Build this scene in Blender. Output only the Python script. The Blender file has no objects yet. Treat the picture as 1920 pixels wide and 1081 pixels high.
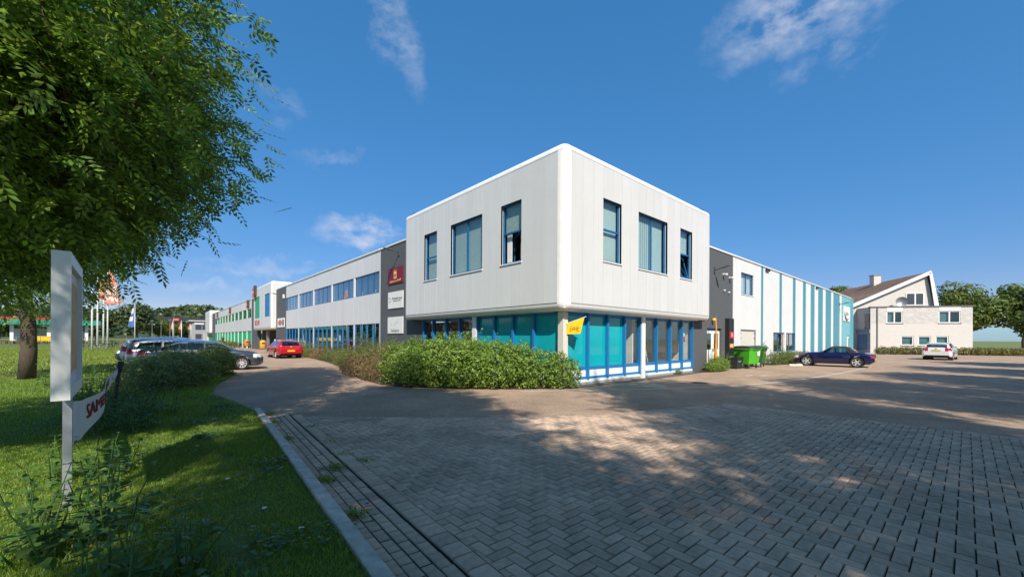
import bpy, bmesh, math, random
import numpy as np
from mathutils import Vector, Matrix

rnd = random.Random(7)
nrg = np.random.default_rng(11)
sc = bpy.context.scene
COL = sc.collection
R = math.radians

# ------------------------------------------------------------------ camera
cam_d = bpy.data.cameras.new('camera')
cam = bpy.data.objects.new('camera', cam_d)
COL.objects.link(cam)
cam_d.sensor_fit = 'HORIZONTAL'
cam_d.sensor_width = 36.0
cam_d.lens = 14.164
cam_d.shift_y = 0.0487
cam_d.clip_start = 0.05
cam_d.clip_end = 6000
cam.location = (-9.912, -8.640, 1.65)
cam.rotation_euler = (Matrix.Rotation(R(-41.53), 3, 'Z') @ Matrix.Rotation(R(90), 3, 'X') @ Matrix.Rotation(R(0.30), 3, 'Z')).to_euler()
sc.camera = cam

# ------------------------------------------------------------------ light
SUN_TRAVEL = Vector((0.59, 1.0, -1.10)).normalized()
SUN_ELEV = math.asin(-SUN_TRAVEL.z)
SUN_ROT = math.atan2(-SUN_TRAVEL.x, -SUN_TRAVEL.y)
sun_d = bpy.data.lights.new('sun', 'SUN')
sun_d.energy = 4.6
sun_d.angle = R(0.53)
sun_d.color = (1.0, 0.93, 0.82)
sun = bpy.data.objects.new('sun', sun_d)
COL.objects.link(sun)
sun.rotation_euler = SUN_TRAVEL.to_track_quat('-Z', 'Y').to_euler()
sun.location = (-40, -60, 70)

sc.view_settings.view_transform = 'Standard'
sc.view_settings.look = 'None'
sc.view_settings.gamma = 1.0
sc.view_settings.exposure = 0.42
sc.view_settings.use_curve_mapping = False

world = bpy.data.worlds.new('World')
sc.world = world
world.use_nodes = True
wn = world.node_tree
wn.nodes.clear()

def wnode(t, **k):
    n = wn.nodes.new(t)
    for a, b in k.items():
        setattr(n, a, b)
    return n

def wl(a, b):
    wn.links.new(a, b)

w_out = wnode('ShaderNodeOutputWorld')
w_bg = wnode('ShaderNodeBackground')
w_bg.inputs['Strength'].default_value = 0.118
w_sky = wnode('ShaderNodeTexSky')
w_sky.sky_type = 'NISHITA'
w_sky.sun_disc = False
w_sky.sun_elevation = SUN_ELEV
w_sky.sun_rotation = SUN_ROT
w_sky.altitude = 10
w_sky.air_density = 1.0
w_sky.dust_density = 0.6
w_sky.ozone_density = 3.0
w_co = wnode('ShaderNodeTexCoord')
w_nz = wnode('ShaderNodeTexNoise')
w_nz.inputs['Scale'].default_value = 13.0
w_nz.inputs['Detail'].default_value = 7.0
w_nz.inputs['Roughness'].default_value = 0.62
w_map = wnode('ShaderNodeMapping')
w_map.inputs['Scale'].default_value = (1, 1, 1.9)
wl(w_co.outputs['Generated'], w_map.inputs['Vector'])
wl(w_map.outputs['Vector'], w_nz.inputs['Vector'])

def wmath(op, a, b=None, clamp=False):
    n = wnode('ShaderNodeMath', operation=op, use_clamp=clamp)
    for i, v in enumerate((a, b)):
        if v is None:
            continue
        if isinstance(v, (int, float)):
            n.inputs[i].default_value = v
        else:
            wl(v, n.inputs[i])
    return n.outputs[0]

w_nd = wnode('ShaderNodeTexNoise')
w_nd.inputs['Scale'].default_value = 14.0
w_nd.inputs['Detail'].default_value = 5.0
w_nd.inputs['Roughness'].default_value = 0.6
wl(w_co.outputs['Generated'], w_nd.inputs['Vector'])
w_s1 = wnode('ShaderNodeVectorMath', operation='SUBTRACT')
wl(w_nd.outputs['Color'], w_s1.inputs[0])
w_s1.inputs[1].default_value = (0.5, 0.5, 0.5)
w_s2 = wnode('ShaderNodeVectorMath', operation='SCALE')
wl(w_s1.outputs[0], w_s2.inputs[0])
w_s2.inputs['Scale'].default_value = 0.11
w_s3 = wnode('ShaderNodeVectorMath', operation='ADD')
wl(w_co.outputs['Generated'], w_s3.inputs[0])
wl(w_s2.outputs[0], w_s3.inputs[1])

def wdot(v):
    n = wnode('ShaderNodeVectorMath', operation='DOT_PRODUCT')
    wl(w_s3.outputs[0], n.inputs[0])
    n.inputs[1].default_value = v
    return n.outputs['Value']

# small fair-weather clouds: direction, tilt, half sizes (radians), strength
CLOUDS = [
    ((0.336, 0.731, 0.594), 62, 0.085, 0.030, 0.60),
    ((0.815, 0.189, 0.560), -4, 0.115, 0.055, 0.95),
    ((0.867, 0.132, 0.480), -20, 0.030, 0.022, 0.40),
    ((0.860, 0.207, 0.467), -20, 0.025, 0.02, 0.30),
    ((0.786, 0.275, 0.554), 40, 0.035, 0.03, 0.25),
    ((0.345, 0.908, 0.238), -7, 0.085, 0.026, 1.0),
    ((0.271, 0.885, 0.379), -8, 0.055, 0.018, 0.40),
    ((0.165, 0.976, 0.143), -4, 0.10, 0.013, 0.45),
    ((0.182, 0.877, 0.444), -20, 0.030, 0.02, 0.25),
    ((0.086, 0.991, 0.102), -6, 0.06, 0.010, 0.35),
    ((-0.55, 0.62, 0.56), 20, 0.16, 0.05, 0.6),
    ((0.93, -0.28, 0.24), -5, 0.14, 0.03, 0.7),
    ((-0.30, -0.75, 0.59), 10, 0.15, 0.06, 0.6),
]
mask = None
for d, tilt, su, sv, k in CLOUDS:
    d = Vector(d).normalized()
    r = d.cross(Vector((0, 0, 1))).normalized()
    u = r.cross(d)
    ca, sa = math.cos(R(tilt)), math.sin(R(tilt))
    e1 = (r * ca - u * sa) / su
    e2 = (r * sa + u * ca) / sv
    x, y = wdot(e1), wdot(e2)
    q = wmath('ADD', wmath('MULTIPLY', x, x), wmath('MULTIPLY', y, y))
    front = wmath('GREATER_THAN', wdot(d), 0.3)
    body = wmath('POWER', wmath('SUBTRACT', 1.0, wmath('MULTIPLY', q, 0.45), clamp=True), 1.5)
    nn = wmath('MULTIPLY', wmath('SUBTRACT', w_nz.outputs['Fac'], 0.36), 2.6)
    m = wmath('MULTIPLY', wmath('MULTIPLY', body, nn, clamp=True), wmath('MULTIPLY', front, k))
    mask = m if mask is None else wmath('MAXIMUM', mask, m)
w_mix = wnode('ShaderNodeMix', data_type='RGBA')
wl(mask, w_mix.inputs['Factor'])
w_sep = wnode('ShaderNodeSeparateColor', mode='HSV')
wl(w_sky.outputs['Color'], w_sep.inputs[0])
w_cmb = wnode('ShaderNodeCombineColor', mode='HSV')
wl(wmath('ADD', wmath('MULTIPLY', w_sep.outputs[0], 0.12), 0.534), w_cmb.inputs[0])
wl(wmath('MULTIPLY', wmath('POWER', w_sep.outputs[1], 0.6), 1.12, clamp=True), w_cmb.inputs[1])
wl(wmath('MULTIPLY', wmath('POWER', w_sep.outputs[2], 0.5), 1.98), w_cmb.inputs[2])
wl(w_cmb.outputs[0], w_mix.inputs['A'])
w_mix.inputs['B'].default_value = (5.0, 5.1, 5.6, 1)
wl(w_mix.outputs['Result'], w_bg.inputs['Color'])
wl(w_bg.outputs['Background'], w_out.inputs['Surface'])

# ------------------------------------------------------------------ materials
MATS = {}

def _ramp_mix(nt, fac, a, b):
    m = nt.nodes.new('ShaderNodeMix')
    m.data_type = 'RGBA'
    nt.links.new(fac, m.inputs['Factor'])
    m.inputs['A'].default_value = (*a, 1)
    m.inputs['B'].default_value = (*b, 1)
    return m.outputs['Result']

def M(name, col, rough=0.6, metal=0.0, var=0.0, scale=4.0, bump=0.0, bscale=60.0, spec=0.5, coat=0.0,
      islands=0.0, streak=0.0, ramp2=None, stretch=None, emit=0.0):
    """procedural Principled material: noise colour variation, per-island / per-object variation, fine relief"""
    if name in MATS:
        return MATS[name]
    m = bpy.data.materials.new(name)
    m.use_nodes = True
    nt = m.node_tree
    b = nt.nodes['Principled BSDF']
    b.inputs['Roughness'].default_value = rough
    b.inputs['Metallic'].default_value = metal
    b.inputs['Specular IOR Level'].default_value = spec
    b.inputs['Coat Weight'].default_value = coat
    b.inputs['Coat Roughness'].default_value = 0.05
    b.inputs['Base Color'].default_value = (*col, 1)
    tc = nt.nodes.new('ShaderNodeTexCoord')
    src = tc.outputs['Object']
    if stretch:
        mp = nt.nodes.new('ShaderNodeMapping')
        mp.inputs['Scale'].default_value = stretch
        nt.links.new(src, mp.inputs['Vector'])
        src = mp.outputs['Vector']
    cur = None
    if var > 0:
        nz = nt.nodes.new('ShaderNodeTexNoise')
        nz.inputs['Scale'].default_value = scale
        nz.inputs['Detail'].default_value = 6
        nz.inputs['Roughness'].default_value = 0.65
        nt.links.new(src, nz.inputs['Vector'])
        mr = nt.nodes.new('ShaderNodeMapRange')
        mr.inputs['From Min'].default_value = 0.3
        mr.inputs['From Max'].default_value = 0.7
        nt.links.new(nz.outputs['Fac'], mr.inputs['Value'])
        c2 = ramp2 if ramp2 else tuple(min(1, c * (1 + var)) for c in col)
        c1 = tuple(c * (1 - var) for c in col) if not ramp2 else col
        cur = _ramp_mix(nt, mr.outputs['Result'], c1, c2)
    if streak > 0:
        mp2 = nt.nodes.new('ShaderNodeMapping')
        mp2.inputs['Scale'].default_value = (9, 9, 0.35)
        nt.links.new(tc.outputs['Object'], mp2.inputs['Vector'])
        n2 = nt.nodes.new('ShaderNodeTexNoise')
        n2.inputs['Scale'].default_value = 1.0
        n2.inputs['Detail'].default_value = 4
        nt.links.new(mp2.outputs['Vector'], n2.inputs['Vector'])
        mr2 = nt.nodes.new('ShaderNodeMapRange')
        mr2.inputs['From Min'].default_value = 0.5
        mr2.inputs['From Max'].default_value = 0.75
        mr2.inputs['To Min'].default_value = 1.0
        mr2.inputs['To Max'].default_value = 1.0 - streak
        nt.links.new(n2.outputs['Fac'], mr2.inputs['Value'])
        hs2 = nt.nodes.new('ShaderNodeHueSaturation')
        nt.links.new(mr2.outputs['Result'], hs2.inputs['Value'])
        if cur is not None:
            nt.links.new(cur, hs2.inputs['Color'])
        else:
            hs2.inputs['Color'].default_value = (*col, 1)
        cur = hs2.outputs['Color']
    if islands > 0:
        ge = nt.nodes.new('ShaderNodeNewGeometry')
        oi = nt.nodes.new('ShaderNodeObjectInfo')
        ad = nt.nodes.new('ShaderNodeMath')
        ad.operation = 'ADD'
        nt.links.new(ge.outputs['Random Per Island'], ad.inputs[0])
        nt.links.new(oi.outputs['Random'], ad.inputs[1])
        fr = nt.nodes.new('ShaderNodeMath')
        fr.operation = 'FRACT'
        nt.links.new(ad.outputs[0], fr.inputs[0])
        mr3 = nt.nodes.new('ShaderNodeMapRange')
        mr3.inputs['To Min'].default_value = 1.0 - islands
        mr3.inputs['To Max'].default_value = 1.0 + islands
        nt.links.new(fr.outputs[0], mr3.inputs['Value'])
        hs = nt.nodes.new('ShaderNodeHueSaturation')
        nt.links.new(mr3.outputs['Result'], hs.inputs['Value'])
        if cur is not None:
            nt.links.new(cur, hs.inputs['Color'])
        else:
            hs.inputs['Color'].default_value = (*col, 1)
        cur = hs.outputs['Color']
    if cur is not None:
        nt.links.new(cur, b.inputs['Base Color'])
    if bump > 0:
        nb = nt.nodes.new('ShaderNodeTexNoise')
        nb.inputs['Scale'].default_value = bscale
        nb.inputs['Detail'].default_value = 4
        nt.links.new(src, nb.inputs['Vector'])
        bp = nt.nodes.new('ShaderNodeBump')
        bp.inputs['Strength'].default_value = bump
        bp.inputs['Distance'].default_value = 0.02
        nt.links.new(nb.outputs['Fac'], bp.inputs['Height'])
        nt.links.new(bp.outputs['Normal'], b.inputs['Normal'])
    MATS[name] = m
    return m

def leaf_mat(name, col, var=0.35, trans=0.35):
    if name in MATS:
        return MATS[name]
    m = bpy.data.materials.new(name)
    m.use_nodes = True
    nt = m.node_tree
    b = nt.nodes['Principled BSDF']
    b.inputs['Roughness'].default_value = 0.42
    b.inputs['Specular IOR Level'].default_value = 0.45
    ge = nt.nodes.new('ShaderNodeNewGeometry')
    hs = nt.nodes.new('ShaderNodeHueSaturation')
    hs.inputs['Color'].default_value = (*col, 1)
    mr = nt.nodes.new('ShaderNodeMapRange')
    mr.inputs['To Min'].default_value = 1 - var
    mr.inputs['To Max'].default_value = 1 + var
    nt.links.new(ge.outputs['Random Per Island'], mr.inputs['Value'])
    nt.links.new(mr.outputs['Result'], hs.inputs['Value'])
    mh = nt.nodes.new('ShaderNodeMapRange')
    mh.inputs['To Min'].default_value = 0.478
    mh.inputs['To Max'].default_value = 0.515
    wh = nt.nodes.new('ShaderNodeTexWhiteNoise')
    wh.noise_dimensions = '1D'
    nt.links.new(ge.outputs['Random Per Island'], wh.inputs['W'])
    nt.links.new(wh.outputs['Value'], mh.inputs['Value'])
    nt.links.new(mh.outputs['Result'], hs.inputs['Hue'])
    nt.links.new(hs.outputs['Color'], b.inputs['Base Color'])
    tr = nt.nodes.new('ShaderNodeBsdfTranslucent')
    h2 = nt.nodes.new('ShaderNodeHueSaturation')
    h2.inputs['Hue'].default_value = 0.475
    h2.inputs['Value'].default_value = 1.5
    nt.links.new(hs.outputs['Color'], h2.inputs['Color'])
    nt.links.new(h2.outputs['Color'], tr.inputs['Color'])
    mx = nt.nodes.new('ShaderNodeMixShader')
    mx.inputs[0].default_value = trans
    nt.links.new(b.outputs[0], mx.inputs[1])
    nt.links.new(tr.outputs[0], mx.inputs[2])
    nt.links.new(mx.outputs[0], nt.nodes['Material Output'].inputs['Surface'])
    MATS[name] = m
    return m

def glass_mat(name, tint, refl=1.0, rough=0.0):
    """thin pane: tinted see-through plus mirror reflection growing with angle"""
    if name in MATS:
        return MATS[name]
    m = bpy.data.materials.new(name)
    m.use_nodes = True
    nt = m.node_tree
    nt.nodes.remove(nt.nodes['Principled BSDF'])
    tr = nt.nodes.new('ShaderNodeBsdfTransparent')
    tr.inputs['Color'].default_value = (*tint, 1)
    gl = nt.nodes.new('ShaderNodeBsdfGlossy')
    gl.inputs['Roughness'].default_value = rough
    fr = nt.nodes.new('ShaderNodeLayerWeight')
    fr.inputs['Blend'].default_value = 0.5
    pw = nt.nodes.new('ShaderNodeMath')
    pw.operation = 'POWER'
    nt.links.new(fr.outputs['Facing'], pw.inputs[0])
    pw.inputs[1].default_value = 3.5
    ml = nt.nodes.new('ShaderNodeMath')
    ml.operation = 'MULTIPLY_ADD'
    ml.use_clamp = True
    nt.links.new(pw.outputs[0], ml.inputs[0])
    ml.inputs[1].default_value = 0.8 * refl
    ml.inputs[2].default_value = 0.05 * refl
    mx = nt.nodes.new('ShaderNodeMixShader')
    nt.links.new(ml.outputs[0], mx.inputs[0])
    nt.links.new(tr.outputs[0], mx.inputs[1])
    nt.links.new(gl.outputs[0], mx.inputs[2])
    nt.links.new(mx.outputs[0], nt.nodes['Material Output'].inputs['Surface'])
    MATS[name] = m
    return m

def brick_mat(name, c1, c2, mortar, bw=0.22, bh=0.07, axis='XZ', rough=0.75, strength=0.4, mort=0.008):
    """small masonry too far off to pick apart: colour and relief only"""
    if name in MATS:
        return MATS[name]
    m = bpy.data.materials.new(name)
    m.use_nodes = True
    nt = m.node_tree
    b = nt.nodes['Principled BSDF']
    b.inputs['Roughness'].default_value = rough
    tc = nt.nodes.new('ShaderNodeTexCoord')
    sx = nt.nodes.new('ShaderNodeSeparateXYZ')
    cx = nt.nodes.new('ShaderNodeCombineXYZ')
    nt.links.new(tc.outputs['Object'], sx.inputs[0])
    nt.links.new(sx.outputs[axis[0]], cx.inputs['X'])
    nt.links.new(sx.outputs[axis[1]], cx.inputs['Y'])
    bt = nt.nodes.new('ShaderNodeTexBrick')
    bt.inputs['Scale'].default_value = 1.0
    bt.inputs['Brick Width'].default_value = bw
    bt.inputs['Row Height'].default_value = bh
    bt.inputs['Mortar Size'].default_value = mort
    bt.inputs['Mortar Smooth'].default_value = 0.3
    bt.inputs['Color1'].default_value = (*c1, 1)
    bt.inputs['Color2'].default_value = (*c2, 1)
    bt.inputs['Mortar'].default_value = (*mortar, 1)
    nt.links.new(cx.outputs[0], bt.inputs['Vector'])
    nt.links.new(bt.outputs['Color'], b.inputs['Base Color'])
    bp = nt.nodes.new('ShaderNodeBump')
    bp.invert = True
    bp.inputs['Strength'].default_value = strength
    bp.inputs['Distance'].default_value = 0.01
    nt.links.new(bt.outputs['Fac'], bp.inputs['Height'])
    nt.links.new(bp.outputs['Normal'], b.inputs['Normal'])
    MATS[name] = m
    return m

def stains(m, lo=0.80, hi=1.08, scale=0.45):
    """broad weathering: traffic grime and old wet patches on a paved surface"""
    nt = m.node_tree
    b = nt.nodes['Principled BSDF']
    old = b.inputs['Base Color'].links[0].from_socket
    ge = nt.nodes.new('ShaderNodeNewGeometry')
    nz = nt.nodes.new('ShaderNodeTexNoise')
    nz.inputs['Scale'].default_value = scale
    nz.inputs['Detail'].default_value = 5
    nz.inputs['Distortion'].default_value = 0.6
    nt.links.new(ge.outputs['Position'], nz.inputs['Vector'])
    mr = nt.nodes.new('ShaderNodeMapRange')
    mr.inputs['From Min'].default_value = 0.36
    mr.inputs['From Max'].default_value = 0.62
    mr.inputs['To Min'].default_value = lo
    mr.inputs['To Max'].default_value = hi
    nt.links.new(nz.outputs['Fac'], mr.inputs['Value'])
    hs = nt.nodes.new('ShaderNodeHueSaturation')
    nt.links.new(mr.outputs['Result'], hs.inputs['Value'])
    nt.links.new(old, hs.inputs['Color'])
    nt.links.new(hs.outputs['Color'], b.inputs['Base Color'])
    return m

# ------------------------------------------------------------------ object helpers
def tag(o, label=None, cat=None, group=None, kind=None):
    if label:
        o['label'] = label
    if cat:
        o['category'] = cat
    if group:
        o['group'] = group
    if kind:
        o['kind'] = kind
    return o

def thing(name, label, cat, loc=(0, 0, 0), rotz=0.0, group=None):
    o = bpy.data.objects.new(name, None)
    o.empty_display_size = 0.2
    COL.objects.link(o)
    o.location = loc
    o.rotation_euler = (0, 0, rotz)
    return tag(o, label, cat, group)

def link(name, me, mat, parent=None, local=False):
    o = bpy.data.objects.new(name, me)
    COL.objects.link(o)
    if mat is not None:
        me.materials.clear()
        me.materials.append(mat)
    if parent is not None:
        o.parent = parent
        if parent.type == 'EMPTY' and not local:
            o.matrix_parent_inverse = parent.matrix_basis.inverted()
    return o

def copy_tree(o, parent=None):
    c = o.copy()
    COL.objects.link(c)
    if parent is not None:
        c.parent = parent
    for ch in list(o.children):
        copy_tree(ch, c)
    return c

class MB:
    """collects faces; build() links them as one mesh object"""
    def __init__(s):
        s.v = []
        s.f = []
    def add(s, vs, fs):
        b = len(s.v)
        s.v += [tuple(p) for p in vs]
        s.f += [tuple(b + i for i in f) for f in fs]
        return s
    def box(s, x0, x1, y0, y1, z0, z1):
        if x0 > x1: x0, x1 = x1, x0
        if y0 > y1: y0, y1 = y1, y0
        if z0 > z1: z0, z1 = z1, z0
        return s.add([(x0, y0, z0), (x1, y0, z0), (x1, y1, z0), (x0, y1, z0), (x0, y0, z1), (x1, y0, z1), (x1, y1, z1), (x0, y1, z1)],
                     [(0, 3, 2, 1), (4, 5, 6, 7), (0, 1, 5, 4), (1, 2, 6, 5), (2, 3, 7, 6), (3, 0, 4, 7)])
    def fbox(s, ax, s0, s1, d0, d1, z0, z1):
        """box on a facade: ax = ('x', X0) or ('y', Y0); s along the wall, d inwards from it"""
        k, p = ax
        if k == 'x':
            return s.box(p + d0, p + d1, s0, s1, z0, z1)
        return s.box(s0, s1, p + d0, p + d1, z0, z1)
    def quad(s, *p):
        return s.add(p, [tuple(range(len(p)))])
    def tube(s, pts, rad, n=8, caps=True):
        pts = [Vector(p) for p in pts]
        m = len(pts)
        if not isinstance(rad, (list, tuple)):
            rad = [rad] * m
        rings = []
        up = None
        for i in range(m):
            t = (pts[min(i + 1, m - 1)] - pts[max(i - 1, 0)]).normalized()
            a = Vector((0, 0, 1)) if abs(t.z) < 0.9 else Vector((1, 0, 0))
            if up is not None:
                a = up
            x = t.cross(a)
            if x.length < 1e-4:
                x = t.cross(Vector((1, 0.3, 0)))
            x.normalize()
            y = x.cross(t).normalized()
            up = y
            rings.append([pts[i] + (x * math.cos(2 * math.pi * k / n) + y * math.sin(2 * math.pi * k / n)) * rad[i] for k in range(n)])
        vs = [p for r in rings for p in r]
        fs = []
        for i in range(m - 1):
            for k in range(n):
                a, b = i * n + k, i * n + (k + 1) % n
                fs.append((a, b, b + n, a + n))
        if caps:
            fs.append(tuple(range(n - 1, -1, -1)))
            fs.append(tuple((m - 1) * n + k for k in range(n)))
        return s.add(vs, fs)
    def prism(s, poly, z0, z1):
        n = len(poly)
        vs = [(x, y, z0) for x, y in poly] + [(x, y, z1) for x, y in poly]
        fs = [tuple(range(n - 1, -1, -1)), tuple(range(n, 2 * n))]
        fs += [(i, (i + 1) % n, n + (i + 1) % n, n + i) for i in range(n)]
        return s.add(vs, fs)
    def lathe(s, prof, c=(0, 0, 0), axis='z', n=20):
        vs, fs = [], []
        m = len(prof)
        for k in range(n):
            a = 2 * math.pi * k / n
            for r, h in prof:
                p = (r * math.cos(a), r * math.sin(a), h)
                if axis == 'y':
                    p = (p[0], p[2], p[1])
                elif axis == 'x':
                    p = (p[2], p[0], p[1])
                vs.append((p[0] + c[0], p[1] + c[1], p[2] + c[2]))
        for k in range(n):
            for i in range(m - 1):
                a, b = k * m + i, ((k + 1) % n) * m + i
                fs.append((a, b, b + 1, a + 1))
        return s.add(vs, fs)
    def xform(s, mat):
        s.v = [tuple(mat @ Vector(p)) for p in s.v]
        return s
    def mesh(s, name='mesh', smooth=False):
        me = bpy.data.meshes.new(name)
        me.from_pydata(s.v, [], s.f)
        me.update()
        bm = bmesh.new()
        bm.from_mesh(me)
        bmesh.ops.recalc_face_normals(bm, faces=bm.faces)
        bm.to_mesh(me)
        bm.free()
        if smooth:
            me.polygons.foreach_set('use_smooth', [True] * len(me.polygons))
            if smooth == 'auto':
                me.set_sharp_from_angle(angle=R(38))
        return me
    def build(s, name, mat, parent=None, smooth=False, local=False):
        return link(name, s.mesh(name, smooth), mat, parent, local)

def np_mesh(name, verts, faces_flat, fsize):
    """fast mesh from numpy arrays, all faces with the same vertex count"""
    me = bpy.data.meshes.new(name)
    nv = len(verts)
    nf = len(faces_flat) // fsize
    me.vertices.add(nv)
    me.vertices.foreach_set('co', np.asarray(verts, np.float32).ravel())
    me.loops.add(nf * fsize)
    me.loops.foreach_set('vertex_index', np.asarray(faces_flat, np.int32))
    me.polygons.add(nf)
    me.polygons.foreach_set('loop_start', np.arange(0, nf * fsize, fsize, dtype=np.int32))
    me.update(calc_edges=True)
    return me

def wall_cells(mb, ax, s0, s1, d0, d1, z0, z1, holes):
    """wall slab with rectangular openings (s0,s1,z0,z1)"""
    ss = sorted({s0, s1, *[min(max(h[0], s0), s1) for h in holes], *[min(max(h[1], s0), s1) for h in holes]})
    for a, b in zip(ss, ss[1:]):
        if b - a < 1e-5:
            continue
        mid = (a + b) / 2
        hs = sorted([(max(h[2], z0), min(h[3], z1)) for h in holes if h[0] < mid < h[1] and h[2] < z1 and h[3] > z0])
        z = z0
        for p, q in hs:
            if p - z > 1e-5:
                mb.fbox(ax, a, b, d0, d1, z, p)
            z = max(z, q)
        if z1 - z > 1e-5:
            mb.fbox(ax, a, b, d0, d1, z, z1)
    return mb

def text_mesh(name, body, size, mat, parent, origin, right, up, thick=0.004, align='CENTER', local=False, sx=1.0):
    cu = bpy.data.curves.new(name, 'FONT')
    cu.body = body
    cu.size = size
    cu.align_x = align
    cu.align_y = 'CENTER'
    cu.extrude = thick
    cu.resolution_u = 3
    to = bpy.data.objects.new(name, cu)
    COL.objects.link(to)
    bpy.context.view_layer.update()
    me = bpy.data.meshes.new_from_object(to)
    bpy.data.objects.remove(to)
    r, u = Vector(right).normalized(), Vector(up).normalized()
    n = r.cross(u)
    mt = Matrix(((r.x * sx, u.x, n.x, origin[0]), (r.y * sx, u.y, n.y, origin[1]), (r.z * sx, u.z, n.z, origin[2]), (0, 0, 0, 1)))
    me.transform(mt)
    return link(name, me, mat, parent, local)

def leaves_np(cen, nrm, size, width=0.45, fold=0.18, along=None):
    """diamond leaves folded along the midrib; returns verts, flat triangle indices"""
    n = len(cen)
    nrm = nrm / np.maximum(np.linalg.norm(nrm, axis=1, keepdims=True), 1e-6)
    if along is None:
        along = nrg.normal(size=(n, 3))
    along = along - nrm * np.sum(along * nrm, axis=1, keepdims=True)
    along /= np.maximum(np.linalg.norm(along, axis=1, keepdims=True), 1e-6)
    side = np.cross(nrm, along)
    sz = np.asarray(size).reshape(-1, 1) if np.ndim(size) else np.full((n, 1), size)
    v = np.empty((n, 4, 3), np.float32)
    v[:, 0] = cen - along * sz * 0.5
    v[:, 1] = cen + side * sz * width * 0.5 + nrm * sz * fold - along * sz * 0.05
    v[:, 2] = cen + along * sz * 0.5
    v[:, 3] = cen - side * sz * width * 0.5 + nrm * sz * fold - along * sz * 0.05
    base = (np.arange(n) * 4)[:, None]
    f = np.concatenate([base + np.array([[0, 1, 2]]), base + np.array([[0, 2, 3]])], axis=1).astype(np.int32)
    return v.reshape(-1, 3), f.ravel()

def rand_unit(n):
    v = nrg.normal(size=(n, 3))
    return v / np.linalg.norm(v, axis=1, keepdims=True)
# ================================================================== ground
def sheet(name, poly, z, mat, kind='structure', parent=None):
    me = bpy.data.meshes.new(name)
    bm = bmesh.new()
    f = bm.faces.new([bm.verts.new((x, y, z)) for x, y in poly])
    bmesh.ops.triangulate(bm, faces=[f])
    bmesh.ops.recalc_face_normals(bm, faces=bm.faces)
    for q in bm.faces:
        if q.normal.z < 0:
            q.normal_flip()
    bm.to_mesh(me)
    bm.free()
    o = link(name, me, mat, parent)
    if kind:
        o['kind'] = kind
    return o

def asphalt_mat():
    m = M('asphalt', (0.375, 0.262, 0.180), rough=0.88, var=0.16, scale=0.9, bump=0.55, bscale=220)
    nt = m.node_tree
    b = nt.nodes['Principled BSDF']
    # fine light and dark aggregate over the large patches
    old = b.inputs['Base Color'].links[0].from_socket
    tc = nt.nodes.new('ShaderNodeTexCoord')
    v = nt.nodes.new('ShaderNodeTexVoronoi')
    v.inputs['Scale'].default_value = 140
    nt.links.new(tc.outputs['Object'], v.inputs['Vector'])
    hs = nt.nodes.new('ShaderNodeHueSaturation')
    mr = nt.nodes.new('ShaderNodeMapRange')
    mr.inputs['To Min'].default_value = 0.55
    mr.inputs['To Max'].default_value = 1.45
    sp = nt.nodes.new('ShaderNodeSeparateColor')
    v2 = nt.nodes.new('ShaderNodeTexVoronoi')
    v2.inputs['Scale'].default_value = 32
    nt.links.new(tc.outputs['Object'], v2.inputs['Vector'])
    sp2 = nt.nodes.new('ShaderNodeSeparateColor')
    nt.links.new(v2.outputs['Color'], sp2.inputs[0])
    nt.links.new(v.outputs['Color'], sp.inputs[0])
    av = nt.nodes.new('ShaderNodeMath')
    av.operation = 'MULTIPLY_ADD'
    nt.links.new(sp2.outputs[0], av.inputs[0])
    av.inputs[1].default_value = 0.45
    hf = nt.nodes.new('ShaderNodeMath')
    hf.operation = 'MULTIPLY'
    hf.inputs[1].default_value = 0.55
    nt.links.new(sp.outputs[0], hf.inputs[0])
    nt.links.new(hf.outputs[0], av.inputs[2])
    nt.links.new(av.outputs[0], mr.inputs['Value'])
    nt.links.new(mr.outputs['Result'], hs.inputs['Value'])
    nt.links.new(old, hs.inputs['Color'])
    nt.links.new(hs.outputs['Color'], b.inputs['Base Color'])
    return stains(m, .84, 1.06, .5)

GRASS_SOIL = M('lawn soil', (0.070, 0.095, 0.022), rough=0.95, var=0.4, scale=1.4, bump=0.6, bscale=40, ramp2=(0.13, 0.17, 0.035))
sheet('ground', [(-2500, -2500), (2500, -2500), (2500, 2500), (-2500, 2500)], -0.03,
      M('meadow', (0.10, 0.15, 0.03), rough=0.95, var=0.3, scale=0.08, ramp2=(0.17, 0.19, 0.05)))
road = sheet('road', [(-11.6, -40), (110, -40), (110, 14), (60, 14), (60, 22), (12, 22), (12, 150), (-11.6, 150)], 0.0, asphalt_mat())

def kx(y):                      # street-side edge of the kerb
    return -8.17 + 0.0705 * (y - 1.67)
KU = Vector((0.0705, 1.0, 0)).normalized()      # along the kerb
KR = Vector((KU.y, -KU.x, 0))                   # across it, towards the street

lawn_poly = [(kx(-18) - .13, -18), (kx(1.7) - .13, 1.7), (-8.42, 3.4), (-8.72, 5.3), (-8.35, 8.2), (-7.5, 11.7), (-7.15, 13.0),
             (-7.5, 14.2), (-11.3, 14.9), (-11.3, 38), (-7.6, 39.5), (-7.6, 150), (-70, 150), (-70, -18)]
lawn = sheet('lawn', lawn_poly, 0.045, GRASS_SOIL)

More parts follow.
